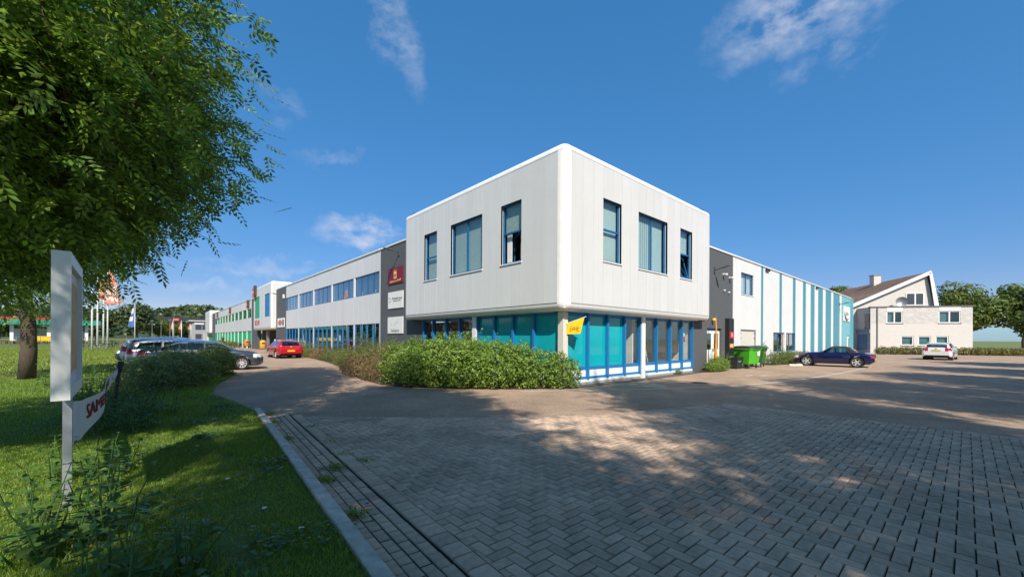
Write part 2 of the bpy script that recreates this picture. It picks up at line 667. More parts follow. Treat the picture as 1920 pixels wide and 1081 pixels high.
# kerb of concrete stones
CONC = M('kerb concrete', (0.52, 0.47, 0.40), rough=0.9, var=0.25, scale=9, bump=0.4, bscale=90, islands=0.10)
kerb = MB().box(-0.06, 0.0, -0.2, 0.0, -0.02, 0.02)
kb = MB()
a0 = Vector((kx(-14), -14, 0))
kb.add([a0, a0 - KR * .12, a0 - KR * .12 + KU * 15.72, a0 + KU * 15.72], [(0, 1, 2, 3)])
for i in range(4):
    kb.v[i] = (kb.v[i][0], kb.v[i][1], 0.006)
kerb = kb.build('kerb', M('kerb bedding', (0.06, 0.055, 0.05), rough=0.95))
kerb['kind'] = 'structure'
st = MB().box(-0.12, 0.0, 0.004, 0.996, 0.0, 0.085)
me_k = st.mesh('kerb_stone')
bm = bmesh.new(); bm.from_mesh(me_k)
bmesh.ops.bevel(bm, geom=[e for e in bm.edges], offset=0.008, segments=1, affect='EDGES')
bm.to_mesh(me_k); bm.free()
me_k.materials.append(CONC)
KANG = math.atan2(-0.0705, 1.0)
for k in range(16):
    o = bpy.data.objects.new('kerb_stone', me_k)
    COL.objects.link(o)
    p = a0 + KU * (k * 0.985)
    o.location = (p.x, p.y, 0.004 + rnd.uniform(0, .006))
    o.rotation_euler = (0, rnd.uniform(-.01, .01), KANG + rnd.uniform(-.003, .003))
    o.parent = kerb

# brick paving -----------------------------------------------------
BRICK = M('paving brick', (0.535, 0.385, 0.275), rough=0.85, var=0.20, scale=14, bump=0.5, bscale=160, islands=0.16)
stains(BRICK, .80, 1.10, .8)
JOINT = M('paving joint', (0.030, 0.030, 0.022), rough=0.95, var=0.4, scale=20)
EDGE = [(-7.62, 0.42), (-7.0, -0.12), (-5.86, -1.19), (-4.48, -2.35), (-3.03, -3.28), (-1.69, -3.74), (-.11, -4.24), (.98, -4.52)]
HX1 = 0.98
HB_OFF = 0.64                    # herringbone starts this far from the kerb
def hx0(y):
    return kx(y) + HB_OFF
base_poly = [(kx(-16), -16)] + [(HX1, -16)] + EDGE[::-1] + [(kx(0.95) + .04, 0.95)]
paving = sheet('brick_paving', base_poly, 0.004, JOINT)
L2, W2, JT = 0.212, 0.106, 0.0048
TOP = 0.020
def brick_mesh(hx, hy, ch=0.006):
    mb = MB()
    z0, z1 = 0.0, TOP
    vs = [(-hx, -hy, z0), (hx, -hy, z0), (hx, hy, z0), (-hx, hy, z0), (-hx, -hy, z1 - ch), (hx, -hy, z1 - ch), (hx, hy, z1 - ch), (-hx, hy, z1 - ch),
          (-hx + ch, -hy + ch, z1), (hx - ch, -hy + ch, z1), (hx - ch, hy - ch, z1), (-hx + ch, hy - ch, z1)]
    fs = [(0, 1, 5, 4), (1, 2, 6, 5), (2, 3, 7, 6), (3, 0, 4, 7), (4, 5, 9, 8), (5, 6, 10, 9), (6, 7, 11, 10), (7, 4, 8, 11), (8, 9, 10, 11)]
    mb.add(vs, fs)
    return mb
bm_full = brick_mesh(L2 / 2 - JT, W2 / 2 - JT).mesh('brick')
bm_full.materials.append(BRICK)

def clip(poly, p, q, keep_left=True):
    out = []
    def side(a):
        s_ = (q[0] - p[0]) * (a[1] - p[1]) - (q[1] - p[1]) * (a[0] - p[0])
        return s_ if keep_left else -s_
    for i in range(len(poly)):
        a, b = poly[i], poly[(i + 1) % len(poly)]
        sa, sb = side(a), side(b)
        if sa >= 0:
            out.append(a)
        if sa * sb < 0:
            t = sa / (sa - sb)
            out.append((a[0] + (b[0] - a[0]) * t, a[1] + (b[1] - a[1]) * t))
    return out

def edge_y(x):
    for (xa, ya), (xb, yb) in zip(EDGE, EDGE[1:]):
        if xa <= x <= xb:
            return ya + (yb - ya) * (x - xa) / (xb - xa), ((xa, ya), (xb, yb))
    return (EDGE[0][1], (EDGE[0], EDGE[1])) if x < EDGE[0][0] else (EDGE[-1][1], (EDGE[-2], EDGE[-1]))

whole, cut = [], []
nx0, nx1 = int(-9.6 / W2), int(1.3 / W2)
ny0, ny1 = int(-13.0 / W2), int(1.2 / W2)
for ix in range(nx0, nx1):
    for iy in range(ny0, ny1):
        mod = (ix - iy) % 4
        if mod == 0:
            r = (ix * W2, (ix + 2) * W2, iy * W2, (iy + 1) * W2)
        elif mod == 3:
            r = (ix * W2, (ix + 1) * W2, iy * W2, (iy + 2) * W2)
        else:
            continue
        cx_, cy_ = (r[0] + r[1]) / 2, (r[2] + r[3]) / 2
        ey, seg = edge_y(cx_)
        if cy_ > ey + .2 or cx_ < hx0(cy_) - .2 or cx_ > HX1 + .2:
            continue
        P = [(r[0] + JT, r[2] + JT), (r[1] - JT, r[2] + JT), (r[1] - JT, r[3] - JT), (r[0] + JT, r[3] - JT)]
        n0 = 4
        Q = clip(P, seg[0], seg[1], keep_left=False)
        Q = clip(Q, (HX1, -20), (HX1, 5), keep_left=True) if Q else Q
        yk = cy_
        Q = clip(Q, (hx0(yk - 1), yk - 1), (hx0(yk + 1), yk + 1), keep_left=False) if Q else Q
        if len(Q) < 3:
            continue
        A = abs(sum(Q[i][0] * Q[(i + 1) % len(Q)][1] - Q[(i + 1) % len(Q)][0] * Q[i][1] for i in range(len(Q)))) / 2
        if A < 0.0015:
            continue
        if A > 0.95 * (L2 - 2 * JT) * (W2 - 2 * JT):
            whole.append((cx_, cy_, mod))
        else:
            cut.append(Q)
CAMXY = np.array([-9.912, -8.640]); FW = np.array([0.663, 0.7486]); RT = np.array([0.7486, -0.663])
def vis_depth(x, y):
    v = np.array([x, y]) - CAMXY
    Y = v @ FW
    X = v @ RT
    if Y < 2.55 or abs(X / Y) > 1.28:
        return 1e6 + Y
    return Y
whole.sort(key=lambda b: vis_depth(b[0], b[1]))
for cx_, cy_, mod in whole[:300]:
    o = bpy.data.objects.new('brick', bm_full)
    COL.objects.link(o)
    o.location = (cx_, cy_, 0.004 + rnd.gauss(0, 0.0015))
    o.rotation_euler = (rnd.gauss(0, .006), rnd.gauss(0, .006), (0 if mod == 0 else math.pi / 2) + rnd.gauss(0, .006))
    o.parent = paving
tb = np.array(brick_mesh(L2 / 2 - JT, W2 / 2 - JT).v)
tf = np.array(brick_mesh(L2 / 2 - JT, W2 / 2 - JT).f)
rest = whole[300:]
V, F = [], []
for i, (cx_, cy_, mod) in enumerate(rest):
    p = tb.copy()
    if mod != 0:
        p[:, [0, 1]] = p[:, [1, 0]] * np.array([-1, 1])
    th = rnd.gauss(0, .006)
    x, y = p[:, 0].copy(), p[:, 1].copy()
    p[:, 0] = x - th * y + cx_
    p[:, 1] = y + th * x + cy_
    p[:, 2] += 0.004 + rnd.gauss(0, 0.0015) + x * rnd.gauss(0, .006) + y * rnd.gauss(0, .006)
    V.append(p); F.append(tf + 12 * i)
o = link('bricks', np_mesh('bricks', np.concatenate(V), np.concatenate(F).ravel(), 4), BRICK, paving)
o['kind'] = 'stuff'
mb = MB()
for Q in cut:
    mb.prism(Q, 0.004, 0.004 + TOP + rnd.gauss(0, .001))
o = mb.build('cut_bricks', BRICK, paving)
o['kind'] = 'stuff'

# gutter: rows of bricks laid along the kerb, one step lower, and a border row
gut = MB()
g0 = Vector((kx(-9), -9, 0.0015))
gut.add([g0, g0 + KR * HB_OFF, g0 + KR * HB_OFF + KU * 9.9, g0 + KU * 9.95], [(0, 1, 2, 3)])
gutter = gut.build('gutter', JOINT)
for v_ in gutter.data.vertices:
    v_.co.z = 0.006
gutter['kind'] = 'structure'
bm_gut = brick_mesh(W2 / 2 - JT, L2 / 2 - JT).mesh('brick'); bm_gut.materials.append(BRICK)
bm_brd = brick_mesh(0.182 / 2 - JT, 0.20 / 2 - JT).mesh('border_brick'); bm_brd.materials.append(BRICK)
for row in range(4):
    off = 0.012 + W2 * (row + .5)
    n = 0
    y = -7.2 + (0.1 if row % 2 else 0)
    while y < 1.0:
        b0 = Vector((kx(y), y, 0))
        p = b0 + KR * off
        o = bpy.data.objects.new('brick', bm_gut)
        COL.objects.link(o)
        o.location = (p.x, p.y, -0.004 + (-.006 if row in (1, 2) else 0) + rnd.gauss(0, .0015))
        o.rotation_euler = (rnd.gauss(0, .008), rnd.gauss(0, .01), KANG + rnd.gauss(0, .008))
        o.parent = gutter
        y += L2
y = -7.2
while y < .65:
    b0 = Vector((kx(y), y, 0))
    p = b0 + KR * (HB_OFF - 0.098)
    o = bpy.data.objects.new('border_brick', bm_brd)
    COL.objects.link(o)
    o.location = (p.x, p.y, 0.010 + rnd.gauss(0, .0015))
    o.rotation_euler = (rnd.gauss(0, .008), rnd.gauss(0, .008), KANG + rnd.gauss(0, .006))
    o.parent = gutter
    y += 0.2

# painted lines -----------------------------------------------------
PAINT = M('road paint', (0.62, 0.60, 0.55), rough=0.8, var=0.35, scale=30, ramp2=(0.42, 0.38, 0.32))
def ribbon(name, pts, w, z, mat):
    mb = MB()
    pts = [Vector((x, y, 0)) for x, y in pts]
    rows = []
    for i, p in enumerate(pts):
        t = (pts[min(i + 1, len(pts) - 1)] - pts[max(i - 1, 0)]).normalized()
        n = Vector((-t.y, t.x, 0))
        rows.append(((p + n * w / 2).to_tuple()[:2] + (z,), (p - n * w / 2).to_tuple()[:2] + (z,)))
    for a, b in zip(rows, rows[1:]):
        mb.quad(a[0], a[1], b[1], b[0])
    o = mb.build(name, mat)
    o['kind'] = 'structure'
    return o
def smooth_path(P, n=8):
    P = [Vector((*p, 0)) for p in P]
    out = []
    for i in range(len(P) - 1):
        p0, p1, p2, p3 = P[max(i - 1, 0)], P[i], P[i + 1], P[min(i + 2, len(P) - 1)]
        for k in range(n):
            t = k / n
            q = 0.5 * ((2 * p1) + (p2 - p0) * t + (2 * p0 - 5 * p1 + 4 * p2 - p3) * t * t + (3 * p1 - p0 - 3 * p2 + p3) * t ** 3)
            out.append((q.x, q.y))
    out.append((P[-1].x, P[-1].y))
    return out
ribbon('road_marking', smooth_path([(-1.4, 0.55), (-.06, -.22), (1.9, -1.45), (3.9, -2.43), (7.0, -3.5), (10.2, -4.03), (14.5, -4.4), (18.6, -4.55), (23.5, -4.7)]), 0.10, 0.004, PAINT)
for x0, y0, x1, y1 in ((3.9, -.45, 3.7, -1.5), (3.45, -.7, 3.4, -1.7), (3.0, -1.0, 3.1, -1.95)):
    ribbon('road_marking', [(x0, y0), (x1, y1)], 0.13, 0.004, PAINT)
for x0, y0, x1, y1 in ((10.2, -2.0, 10.9, -2.05), (10.5, -2.45, 11.3, -2.5), (18.3, -2.0, 18.35, -3.3), (14.0, -.5, 14.1, -1.3), (31.5, -1.5, 31.6, -6.2), (42, -4.5, 46.5, -9.5), (44.5, -3.5, 49, -8.5)):
    ribbon('road_marking', [(x0, y0), (x1, y1)], 0.12, 0.004, PAINT)
ribbon('road_marking', [(27.5, -7.6), (35.0, -9.4), (42, -11.2)], 0.12, 0.004, PAINT)
# pale concrete band where the road meets the forecourt, manhole cover
ribbon('concrete_band', [(-7.6, 26.0), (-0.9, 26.6)], 0.45, 0.004, M('concrete band', (0.36, 0.33, 0.28), rough=0.9, var=0.2, scale=6))
mb = MB().lathe([(0.0, 0.0), (0.30, 0.0), (0.31, 0.004)], (5.6, -1.9, 0.004), n=20)
tag(mb.build('manhole_cover', M('cast iron', (0.07, 0.065, 0.06), rough=0.6, metal=0.6, var=0.3, scale=40)), 'round dark iron manhole cover in the asphalt near the white curve', 'manhole cover')

# planting beds -----------------------------------------------------
SOIL = M('bed soil', (0.075, 0.055, 0.035), rough=0.97, var=0.4, scale=6, bump=0.8, bscale=30)
bed = [(0.35, 0.35), (-0.2, 0.45), (-1.4, 1.3), (-2.6, 2.5), (-3.6, 3.65), (-3.95, 4.95), (-3.85, 7.2), (-3.2, 10.2), (-2.25, 13.6), (-1.3, 20), (-.7, 24.8), (0.0, 31.5), (0.3, 37.5), (0.48, 37.5), (0.48, 0.3)]
sheet('planting_bed', bed, 0.03, SOIL)
GRAVEL = M('gravel', (0.11, 0.105, 0.10), rough=0.95, var=0.6, scale=55, bump=1.0, bscale=70)
sheet('gravel_strip', [(0.35, 0.28), (0.35, 0.02), (6, -0.1), (10.6, 0.05), (10.6, 0.45), (0.5, 0.45)], 0.02, GRAVEL)
sheet('planting_bed', [(10.4, 0.1), (11.9, -.35), (14.3, 0.3), (14.3, 0.49), (10.4, 0.49)], 0.03, SOIL)
sheet('planting_bed', [(19.8, 0.49), (19.9, -.3), (22.5, -.75), (30, -.9), (48, -.9), (48, 0.49)], 0.03, SOIL)
# ================================================================== building materials
WHITE_PANEL = M('white cladding', (0.665, 0.663, 0.655), rough=0.42, var=0.025, scale=0.8, streak=0.05, islands=0.03, bump=0.03, bscale=6)
WHITE_TRIM = M('white trim', (0.80, 0.79, 0.77), rough=0.32, var=0.05, scale=3, streak=0.08)
CREAM = M('cream column', (0.70, 0.66, 0.56), rough=0.5, var=0.06, scale=5)
SOFFIT = M('soffit board', (0.62, 0.60, 0.55), rough=0.6, var=0.1, scale=3)
SEAM = M('dark seam', (0.07, 0.07, 0.068), rough=0.8)
BLUE = M('blue frame', (0.010, 0.130, 0.330), rough=0.35, var=0.12, scale=8)
BLUE2 = M('bright blue fin', (0.014, 0.175, 0.420), rough=0.4, var=0.10, scale=6)
GREEN_FIN = M('green infill', (0.010, 0.330, 0.150), rough=0.45, var=0.08, scale=5)
TEAL = M('teal window film', (0.003, 0.385, 0.440), rough=0.06, var=0.06, scale=2.5, spec=0.6)
GREY_BRICK_X = brick_mat('grey painted brick, street side', (0.092, 0.100, 0.108), (0.100, 0.108, 0.115), (0.078, 0.085, 0.092), axis='YZ', strength=0.35)
GREY_BRICK_Y = brick_mat('grey painted brick, yard side', (0.092, 0.100, 0.108), (0.100, 0.108, 0.115), (0.078, 0.085, 0.092), axis='XZ', strength=0.35)
ROOF_FELT = M('roof felt', (0.16, 0.16, 0.16), rough=0.95, var=0.2)
INNER = M('interior plaster', (0.78, 0.76, 0.72), rough=0.9, var=0.04)
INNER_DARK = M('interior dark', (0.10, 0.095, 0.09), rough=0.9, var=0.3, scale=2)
BLIND = M('pale blind', (0.68, 0.72, 0.70), rough=0.8, var=0.10, scale=9, stretch=(6, 6, 0.4))
CURTAIN = M('net curtain', (0.64, 0.67, 0.62), rough=0.85, var=0.2, scale=14, stretch=(2.0, 2.0, 1.0))
GLASS = glass_mat('clear pane', (0.94, 0.97, 0.97), 0.8)
GLASS_C = glass_mat('upper pane', (0.86, 0.93, 0.93), 1.0)
GLASS_D = glass_mat('tinted pane', (0.58, 0.68, 0.71), 1.8)
WHITE_PAINT = M('white paint', (0.80, 0.79, 0.76), rough=0.4, var=0.04)
STEEL = M('grey steel', (0.30, 0.31, 0.32), rough=0.45, metal=0.6, var=0.1)
BLACK = M('black metal', (0.018, 0.018, 0.020), rough=0.5, var=0.2)

def fr_box(mb, ax, s0, s1, z0, z1, d0, d1, w):
    mb.fbox(ax, s0, s0 + w, d0, d1, z0, z1)
    mb.fbox(ax, s1 - w, s1, d0, d1, z0, z1)
    mb.fbox(ax, s0 + w, s1 - w, d0, d1, z0, z0 + w)
    mb.fbox(ax, s0 + w, s1 - w, d0, d1, z1 - w, z1)

def window(parent, ax, s0, s1, z0, z1, d=0.10, vs=(), hs=(), frame=None, glass=None, blind=None, sill=True, w=0.06, skip=()):
    """window part: frame (this mesh) with its panes, sill and blind as pieces; vs/hs are bar positions"""
    frame = frame or BLUE
    glass = glass or GLASS_D
    mb = MB()
    fr_box(mb, ax, s0, s1, z0, z1, d, d + .07, w)
    hw = w * .5
    for v in vs:
        mb.fbox(ax, v - hw, v + hw, d + .004, d + .066, z0 + w, z1 - w)
    edges_s = [s0] + list(vs) + [s1]
    for h_ in hs:
        for a, b in zip(edges_s, edges_s[1:]):
            mb.fbox(ax, a + (w if a == s0 else hw), b - (w if b == s1 else hw), d + .002, d + .068, h_ - hw, h_ + hw)
    win = mb.build('window', frame, parent)
    ez = [z0] + list(hs) + [z1]
    i = 0
    for a, b in zip(edges_s, edges_s[1:]):
        for p, q in zip(ez, ez[1:]):
            if i not in skip:
                pm = MB().fbox(ax, a + hw, b - hw, d + .030, d + .036, p + hw, q - hw)
                pm.build('pane', glass, win)
            i += 1
    if sill:
        MB().fbox(ax, s0 - .03, s1 + .03, -.035, d, z0 - .045, z0 - .002).build('sill', WHITE_TRIM, win)
    if blind:
        MB().fbox(ax, s0 + .03, s1 - .03, d + .14, d + .145, z0 + .03, z1 - .03).build('blind', blind, win)
    return win

def rounded_rect(x0, x1, y0, y1, radii, n=7):
    """points with inward normals, order: (x0,y1)->(x0,y0)->(x1,y0)->(x1,y1); radii for those corners"""
    out = []
    cs = [((x0, y1), 90, radii[0]), ((x0, y0), 180, radii[1]), ((x1, y0), 270, radii[2]), ((x1, y1), 0, radii[3])]
    for (cx_, cy_), a0_, r in cs:
        ox = cx_ + (r if cx_ == x0 else -r)
        oy = cy_ + (r if cy_ == y0 else -r)
        for k in range(n + 1):
            a = R(a0_ + 90 * k / n)
            out.append(((ox + r * math.cos(a), oy + r * math.sin(a)), (-math.cos(a), -math.sin(a))))
    return out

def sweep(path, prof, closed=True):
    mb = MB()
    m = len(prof)
    vs = []
    for (x, y), (nx_, ny_) in path:
        for d, z in prof:
            vs.append((x + nx_ * d, y + ny_ * d, z))
    n = len(path)
    fs = []
    for i in range(n if closed else n - 1):
        j = (i + 1) % n
        for k in range(m - 1):
            fs.append((i * m + k, j * m + k, j * m + k + 1, i * m + k + 1))
    return mb.add(vs, fs)

def quarter(d0, z0, d1, z1, n=6, top=True):
    """rounded edge profile from the wall face (d0,z0) to the flat (d1,z1)"""
    pts = []
    for k in range(n + 1):
        a = math.pi / 2 * k / n
        pts.append((d1 - (d1 - d0) * math.cos(a), z0 + (z1 - z0) * math.sin(a)))
    return pts

ZB, ZT = 2.84, 7.82          # cladding of a projecting box

def box_pavilion(root, x0, x1, y0, y1, near_r=0.33):
    """rounded upper storey: trims all round and closing walls"""
    path = rounded_rect(x0, x1, y0, y1, (0.14, near_r, 0.14, 0.14))
    sweep(path, quarter(0.0, ZT + .045, .27, ZT + .30) + [(0.9, ZT + .30)]).build('cornice', WHITE_TRIM, root, 'auto')
    sweep(path, [(0.012, ZT - .012), (0.012, ZT + .028), (0.0, ZT + .028), (0.0, ZT + .045)]).build('cornice_groove', WHITE_TRIM, root)
    sweep(path, quarter(0.0, ZB - .035, .24, ZB - .27) + [(0.9, ZB - .27)]).build('base_moulding', WHITE_TRIM, root, 'auto')
    sweep(path, [(0.012, ZB - .02), (0.012, ZB + .012)]).build('base_groove', WHITE_TRIM, root)
    MB().box(x0 + .5, x1 - .5, y0 + .5, y1 - .5, ZT + .20, ZT + .29).build('roof_deck', ROOF_FELT, root)
    MB().box(x0 + .8, x1 - .3, y0 + .8, y1 - .3, ZB - .265, ZB - .1).build('soffit', SOFFIT, root)
    # closing walls on the sides away from the street
    bw = MB()
    bw.box(x1 - .06, x1 - .02, y0 + .15, y1 - .15, ZB - .03, ZT + .04)
    bw.box(x0 + .15, x1 - .15, y1 - .06, y1 - .02, ZB - .03, ZT + .04)
    bw.build('rear_wall', WHITE_PANEL, root)
    # the wall seen in the joints and the corner shafts
    for i, r in enumerate((0.14, near_r, 0.14, 0.14)):
        seg = path[i * 8:(i + 1) * 8]
        sweep(seg, [(0.0, ZB - .035), (0.0, ZT + .045)], closed=False).build('corner_shaft', WHITE_TRIM, root, 'auto')

def cladding(root, ax, s0, s1, z0, z1, seams, holes, d0=0.0, mat=None, gap=0.0045, thick=0.03):
    mat = mat or WHITE_PANEL
    ss = [s0] + [q for q in seams if s0 < q < s1] + [s1]
    for a, b in zip(ss, ss[1:]):
        bands = [(z0, z1)]
        for h_ in holes:
            if h_[0] < a + .01 and h_[1] > b - .01:      # the panel is cut in two by a window
                bands = [(z0, h_[2]), (h_[3], z1)]
        for p, q in bands:
            mb = wall_cells(MB(), ax, a + gap, b - gap, d0, d0 + thick, p, q, holes)
            if mb.v:
                mb.build('panel', mat, root)
    wall_cells(MB(), ax, s0, s1, d0 + thick, d0 + thick + .05, z0, z1, holes).build('wall', SEAM, root)

# ------------------------------------------------------------------ corner office
cp = thing('corner_office_building', 'white two-storey corner block with rounded edges and blue ground floor windows', 'building', (0, 0, 0))
BX = 11.15
box_pavilion(cp, 0, BX, 0, BX)
AX, AY = ('x', 0.0), ('y', 0.0)
HOLES = [(2.07, 3.22, 4.45, 6.70), (4.41, 6.73, 4.45, 6.70), (7.92, 9.10, 4.45, 6.70)]
SEAMS = [0.34 + 0.583 * i for i in range(1, 19)]
for ax in (AX, AY):
    cladding(cp, ax, 0.335, BX - .145, ZB, ZT, SEAMS, HOLES)
    for h_ in HOLES:                      # white window reveals
        MB().fbox(ax, h_[0] - .012, h_[0], 0.002, .12, h_[2], h_[3]).build('window_reveal', WHITE_TRIM, cp)
        MB().fbox(ax, h_[1], h_[1] + .012, 0.002, .12, h_[2], h_[3]).build('window_reveal', WHITE_TRIM, cp)
# street side windows
h1, h2, h3 = HOLES
w1 = window(cp, AX, *h1, vs=(), hs=(5.62,), glass=GLASS_C, skip=(0,))
window(cp, AX, *h2, vs=(5.57,), blind=CURTAIN, glass=GLASS_C)
window(cp, AX, *h3, hs=(5.55,), blind=CURTAIN, glass=GLASS_C)
# open casement in the near street window: sash turned inwards on its near side, bare room behind
sash = MB()
fr_box(sash, AX, 0, .98, 4.53, 5.58, -.02, .03, .05)
sm = Matrix.Translation((.13, 2.14, 0)) @ Matrix.Rotation(R(-24), 4, 'Z')
sash.xform(sm).build('open_sash', BLUE, w1)
MB().fbox(AX, .05, .93, 0, .006, 4.57, 5.53).xform(sm).build('pane', GLASS_D, w1)
MB().fbox(AX, 2.10, 3.19, .24, .245, 5.62, 6.67).build('blind', CURTAIN, w1)
MB().fbox(AX, 2.85, 3.12, .24, .26, 4.5, 5.6).build('curtain', WHITE_PAINT, w1)
# yard side windows
window(cp, AY, *h1, hs=(5.62,), blind=BLIND, glass=GLASS_C)
wv = window(cp, AY, *h2, vs=(5.57,), glass=GLASS_C)
for k in range(14):                       # vertical blind slats in the left half, a pale sheet in the right
    sx_ = 4.48 + k * .08
    MB().fbox(AY, sx_, sx_ + .068, .24 + .015 * (k % 2), .25 + .015 * (k % 2), 4.5, 6.66).build('blind_slat', BLIND, wv)
MB().fbox(AY, 5.6, 6.69, .26, .265, 4.5, 6.66).build('blind', BLIND, wv)
w3 = window(cp, AY, *h3, hs=(5.58,), skip=(0,), blind=None, glass=GLASS_C)
MB().fbox(AY, 7.97, 9.05, .26, .265, 5.62, 6.66).build('blind', BLIND, w3)
sash = MB()
fr_box(sash, AY, -.52, .52, 0, 1.02, -.02, .03, .05)
sm = Matrix.Translation((8.51, .15, 4.52)) @ Matrix.Rotation(R(-15), 4, 'X')
sash.xform(sm).build('open_sash', BLUE, w3)
MB().fbox(AY, -.47, .47, 0, .006, .05, .97).xform(sm).build('pane', GLASS_D, w3)
# upper floor inside
up = MB()
up.box(.10, BX - .1, .10, BX - .1, 2.66, 2.80)
up.box(.10, BX - .1, .10, BX - .1, 7.7, 7.76)
up.box(4.0, 4.06, 4.0, BX - .1, 2.8, 7.7)
up.box(4.0, BX - .1, 4.0, 4.06, 2.8, 7.7)
up.build('upper_floor_room', INNER, cp)

# ground floor glazing, 0.5 m behind the upper face
GX, GY = ('x', 0.5), ('y', 0.5)
ZG0, ZG1 = 0.65, 2.46
def glazed_bay(root, ax, s0, s1, posts, mats, low_panels=True, frame=None, post_w=0.10, fin=0.09, zbot=0.10):
    """shopfront: sill, bottom panels, rails, posts, panes"""
    frame = frame or BLUE2
    MB().fbox(ax, s0, s1, -.06, .10, zbot, zbot + .09).build('sill', WHITE_TRIM, root)
    fr = MB()
    zs = zbot + .09
    fr.fbox(ax, s0, s1, 0, .08, zs, zs + .10)
    fr.fbox(ax, s0, s1, 0, .08, .53, ZG0)
    fr.fbox(ax, s0, s1, 0, .08, ZG1, 2.58)
    fr.build('window_rail', frame, root)
    ed = [s0] + list(posts) + [s1]
    for i, p in enumerate(ed):
        a = max(s0, p - post_w / 2); b = min(s1, p + post_w / 2)
        MB().fbox(ax, a, b, -fin, .082, zs, 2.578).build('post', frame, root)
    for i, (a, b) in enumerate(zip(ed, ed[1:])):
        m_ = mats[i]
        MB().fbox(ax, a + .05, b - .05, .03, .036, ZG0, ZG1).build('pane', m_, root)
        MB().fbox(ax, a + .05, b - .05, .01, .05, zs + .10, .53).build('bottom_panel', WHITE_PAINT, root)

glazed_bay(cp, GY, 0.62, 5.33, (1.81, 3.01, 4.17), (TEAL, TEAL, TEAL, GLASS))
glazed_bay(cp, GY, 5.60, 10.18, (6.68, 7.92, 9.07), (GLASS,) * 4)
glazed_bay(cp, GX, 0.62, 5.30, (1.87, 3.01, 4.15), (TEAL,) * 4)
glazed_bay(cp, GX, 5.57, 9.95, (6.66, 7.82, 8.98), (GLASS,) * 4)
MB().box(.38, .62, .38, .62, 0, 2.60).build('column', CREAM, cp)
MB().box(5.335, 5.595, .36, .60, 0, 2.60).build('column', WHITE_TRIM, cp)
MB().box(.36, .60, 5.305, 5.565, 0, 2.60).build('column', WHITE_TRIM, cp)
MB().box(.44, 10.2, .44, .66, 0.0, .098).build('plinth', M('plinth concrete', (.30, .29, .27), rough=.9, var=.2), cp)
MB().box(.44, .66, .67, 9.95, 0.0, .098).build('plinth', MATS['plinth concrete'], cp)
# ground floor room
rm = MB()
rm.box(.66, 10.25, .66, 8.0, 0.02, .09)
rm.box(.66, 10.25, .66, 8.0, 2.56, 2.60)
rm.build('floor_slab', M('office floor', (.48, .42, .36), rough=.6, var=.15, scale=3), cp)
rw = MB()
rw.box(.66, 10.25, 3.5, 3.58, .09, 2.56)
rw.box(5.2, 5.28, .75, 3.5, .09, 2.56)
rw.box(10.2, 10.26, .52, 3.5, .09, 2.56)
rw.build('partition_wall', INNER, cp)
rw = MB()
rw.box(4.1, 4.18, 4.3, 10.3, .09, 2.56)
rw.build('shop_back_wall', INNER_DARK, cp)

# ------------------------------------------------------------------ things inside the windows
WOOD = M('light wood', (.42, .25, .11), rough=.55, var=.2, scale=8, stretch=(1, 8, 8))
t = thing('desk', 'light wooden desk inside the yard-side office window', 'desk', (6.6, 2.9, .09))
MB().box(6.0, 7.3, 2.55, 3.25, .74, .78).build('desk_top', WOOD, t)
for lx in (6.05, 7.2):
    for ly in (2.6, 3.15):
        MB().box(lx, lx + .05, ly, ly + .05, .09, .74).build('leg', BLACK, t)
MB().box(6.05, 6.5, 2.6, 3.2, .3, .735).build('drawer_unit', WOOD, t)
t = thing('step_ladder', 'paint-splashed aluminium step ladder leaning inside the office window', 'ladder', (7.3, 1.4, .09))
for dx in (0, .34):
    MB().tube([(7.0 + dx, 1.15, .10), (7.35 + dx, 1.75, 1.85)], .028, 6).build('rail', M('aluminium', (.62, .63, .64), rough=.35, metal=.7, var=.2), t)
for k in range(6):
    q = (k + .7) / 6.6
    x_, y_, z_ = 7.0 + .35 * q, 1.15 + .6 * q, .10 + 1.75 * q
    MB().box(x_, x_ + .34, y_ - .05, y_ + .05, z_, z_ + .03).build('rung', MATS['aluminium'], t)
t = thing('wooden_chair', 'dark wooden chair standing just inside the glass beside the teal panes', 'chair', (4.7, 1.2, .09))
for lx in (4.45, 4.85):
    MB().box(lx, lx + .04, 1.0, 1.04, .09, .52).build('leg', BLACK, t)
    MB().box(lx, lx + .04, 1.4, 1.44, .09, .95).build('leg', BLACK, t)
MB().box(4.43, 4.91, .98, 1.46, .50, .54).build('seat', BLACK, t)
MB().box(4.43, 4.91, 1.40, 1.44, .75, .95).build('backrest', BLACK, t)
t = thing('door_leaf', 'white door leaf standing open inside the fourth yard-side bay', 'door', (5.0, 1.6, .09))
MB().box(4.95, 5.0, 1.3, 2.15, .09, 2.2).build('leaf', WHITE_PAINT, t)
MB().tube([(4.93, 1.42, 1.08), (4.93, 1.56, 1.08)], .012, 6).build('handle', STEEL, t)
t = thing('box_of_papers', 'tan cardboard box on the desk inside the office window', 'box', (6.9, 2.7, .78))
MB().box(6.75, 7.15, 2.58, 2.9, .782, .98).build('carton', M('cardboard', (.50, .34, .18), rough=.85, var=.1), t)
MB().box(6.74, 7.16, 2.57, 2.91, .982, 1.0).build('flap', MATS['cardboard'], t)
YEL = M('parcel yellow', (.86, .52, .0), rough=.6, var=.05)
RED_T = M('lettering red', (.55, .012, .02), rough=.6)
t = thing('window_pennant', 'yellow folded pennant on a white pole behind the last yard-side pane', 'flag', (9.6, .75, .09))
MB().tube([(9.66, .78, .09), (9.66, .78, 1.5)], .028, 8).build('pole', WHITE_PAINT, t)
MB().add([(9.25, .72, 2.44), (9.62, .76, 2.46), (9.70, .78, 1.30), (9.60, .78, 1.30), (9.3, .80, 2.44), (9.6, .84, 2.46)], [(0, 1, 2, 3), (4, 5, 2, 3)]).build('cloth', YEL, t)
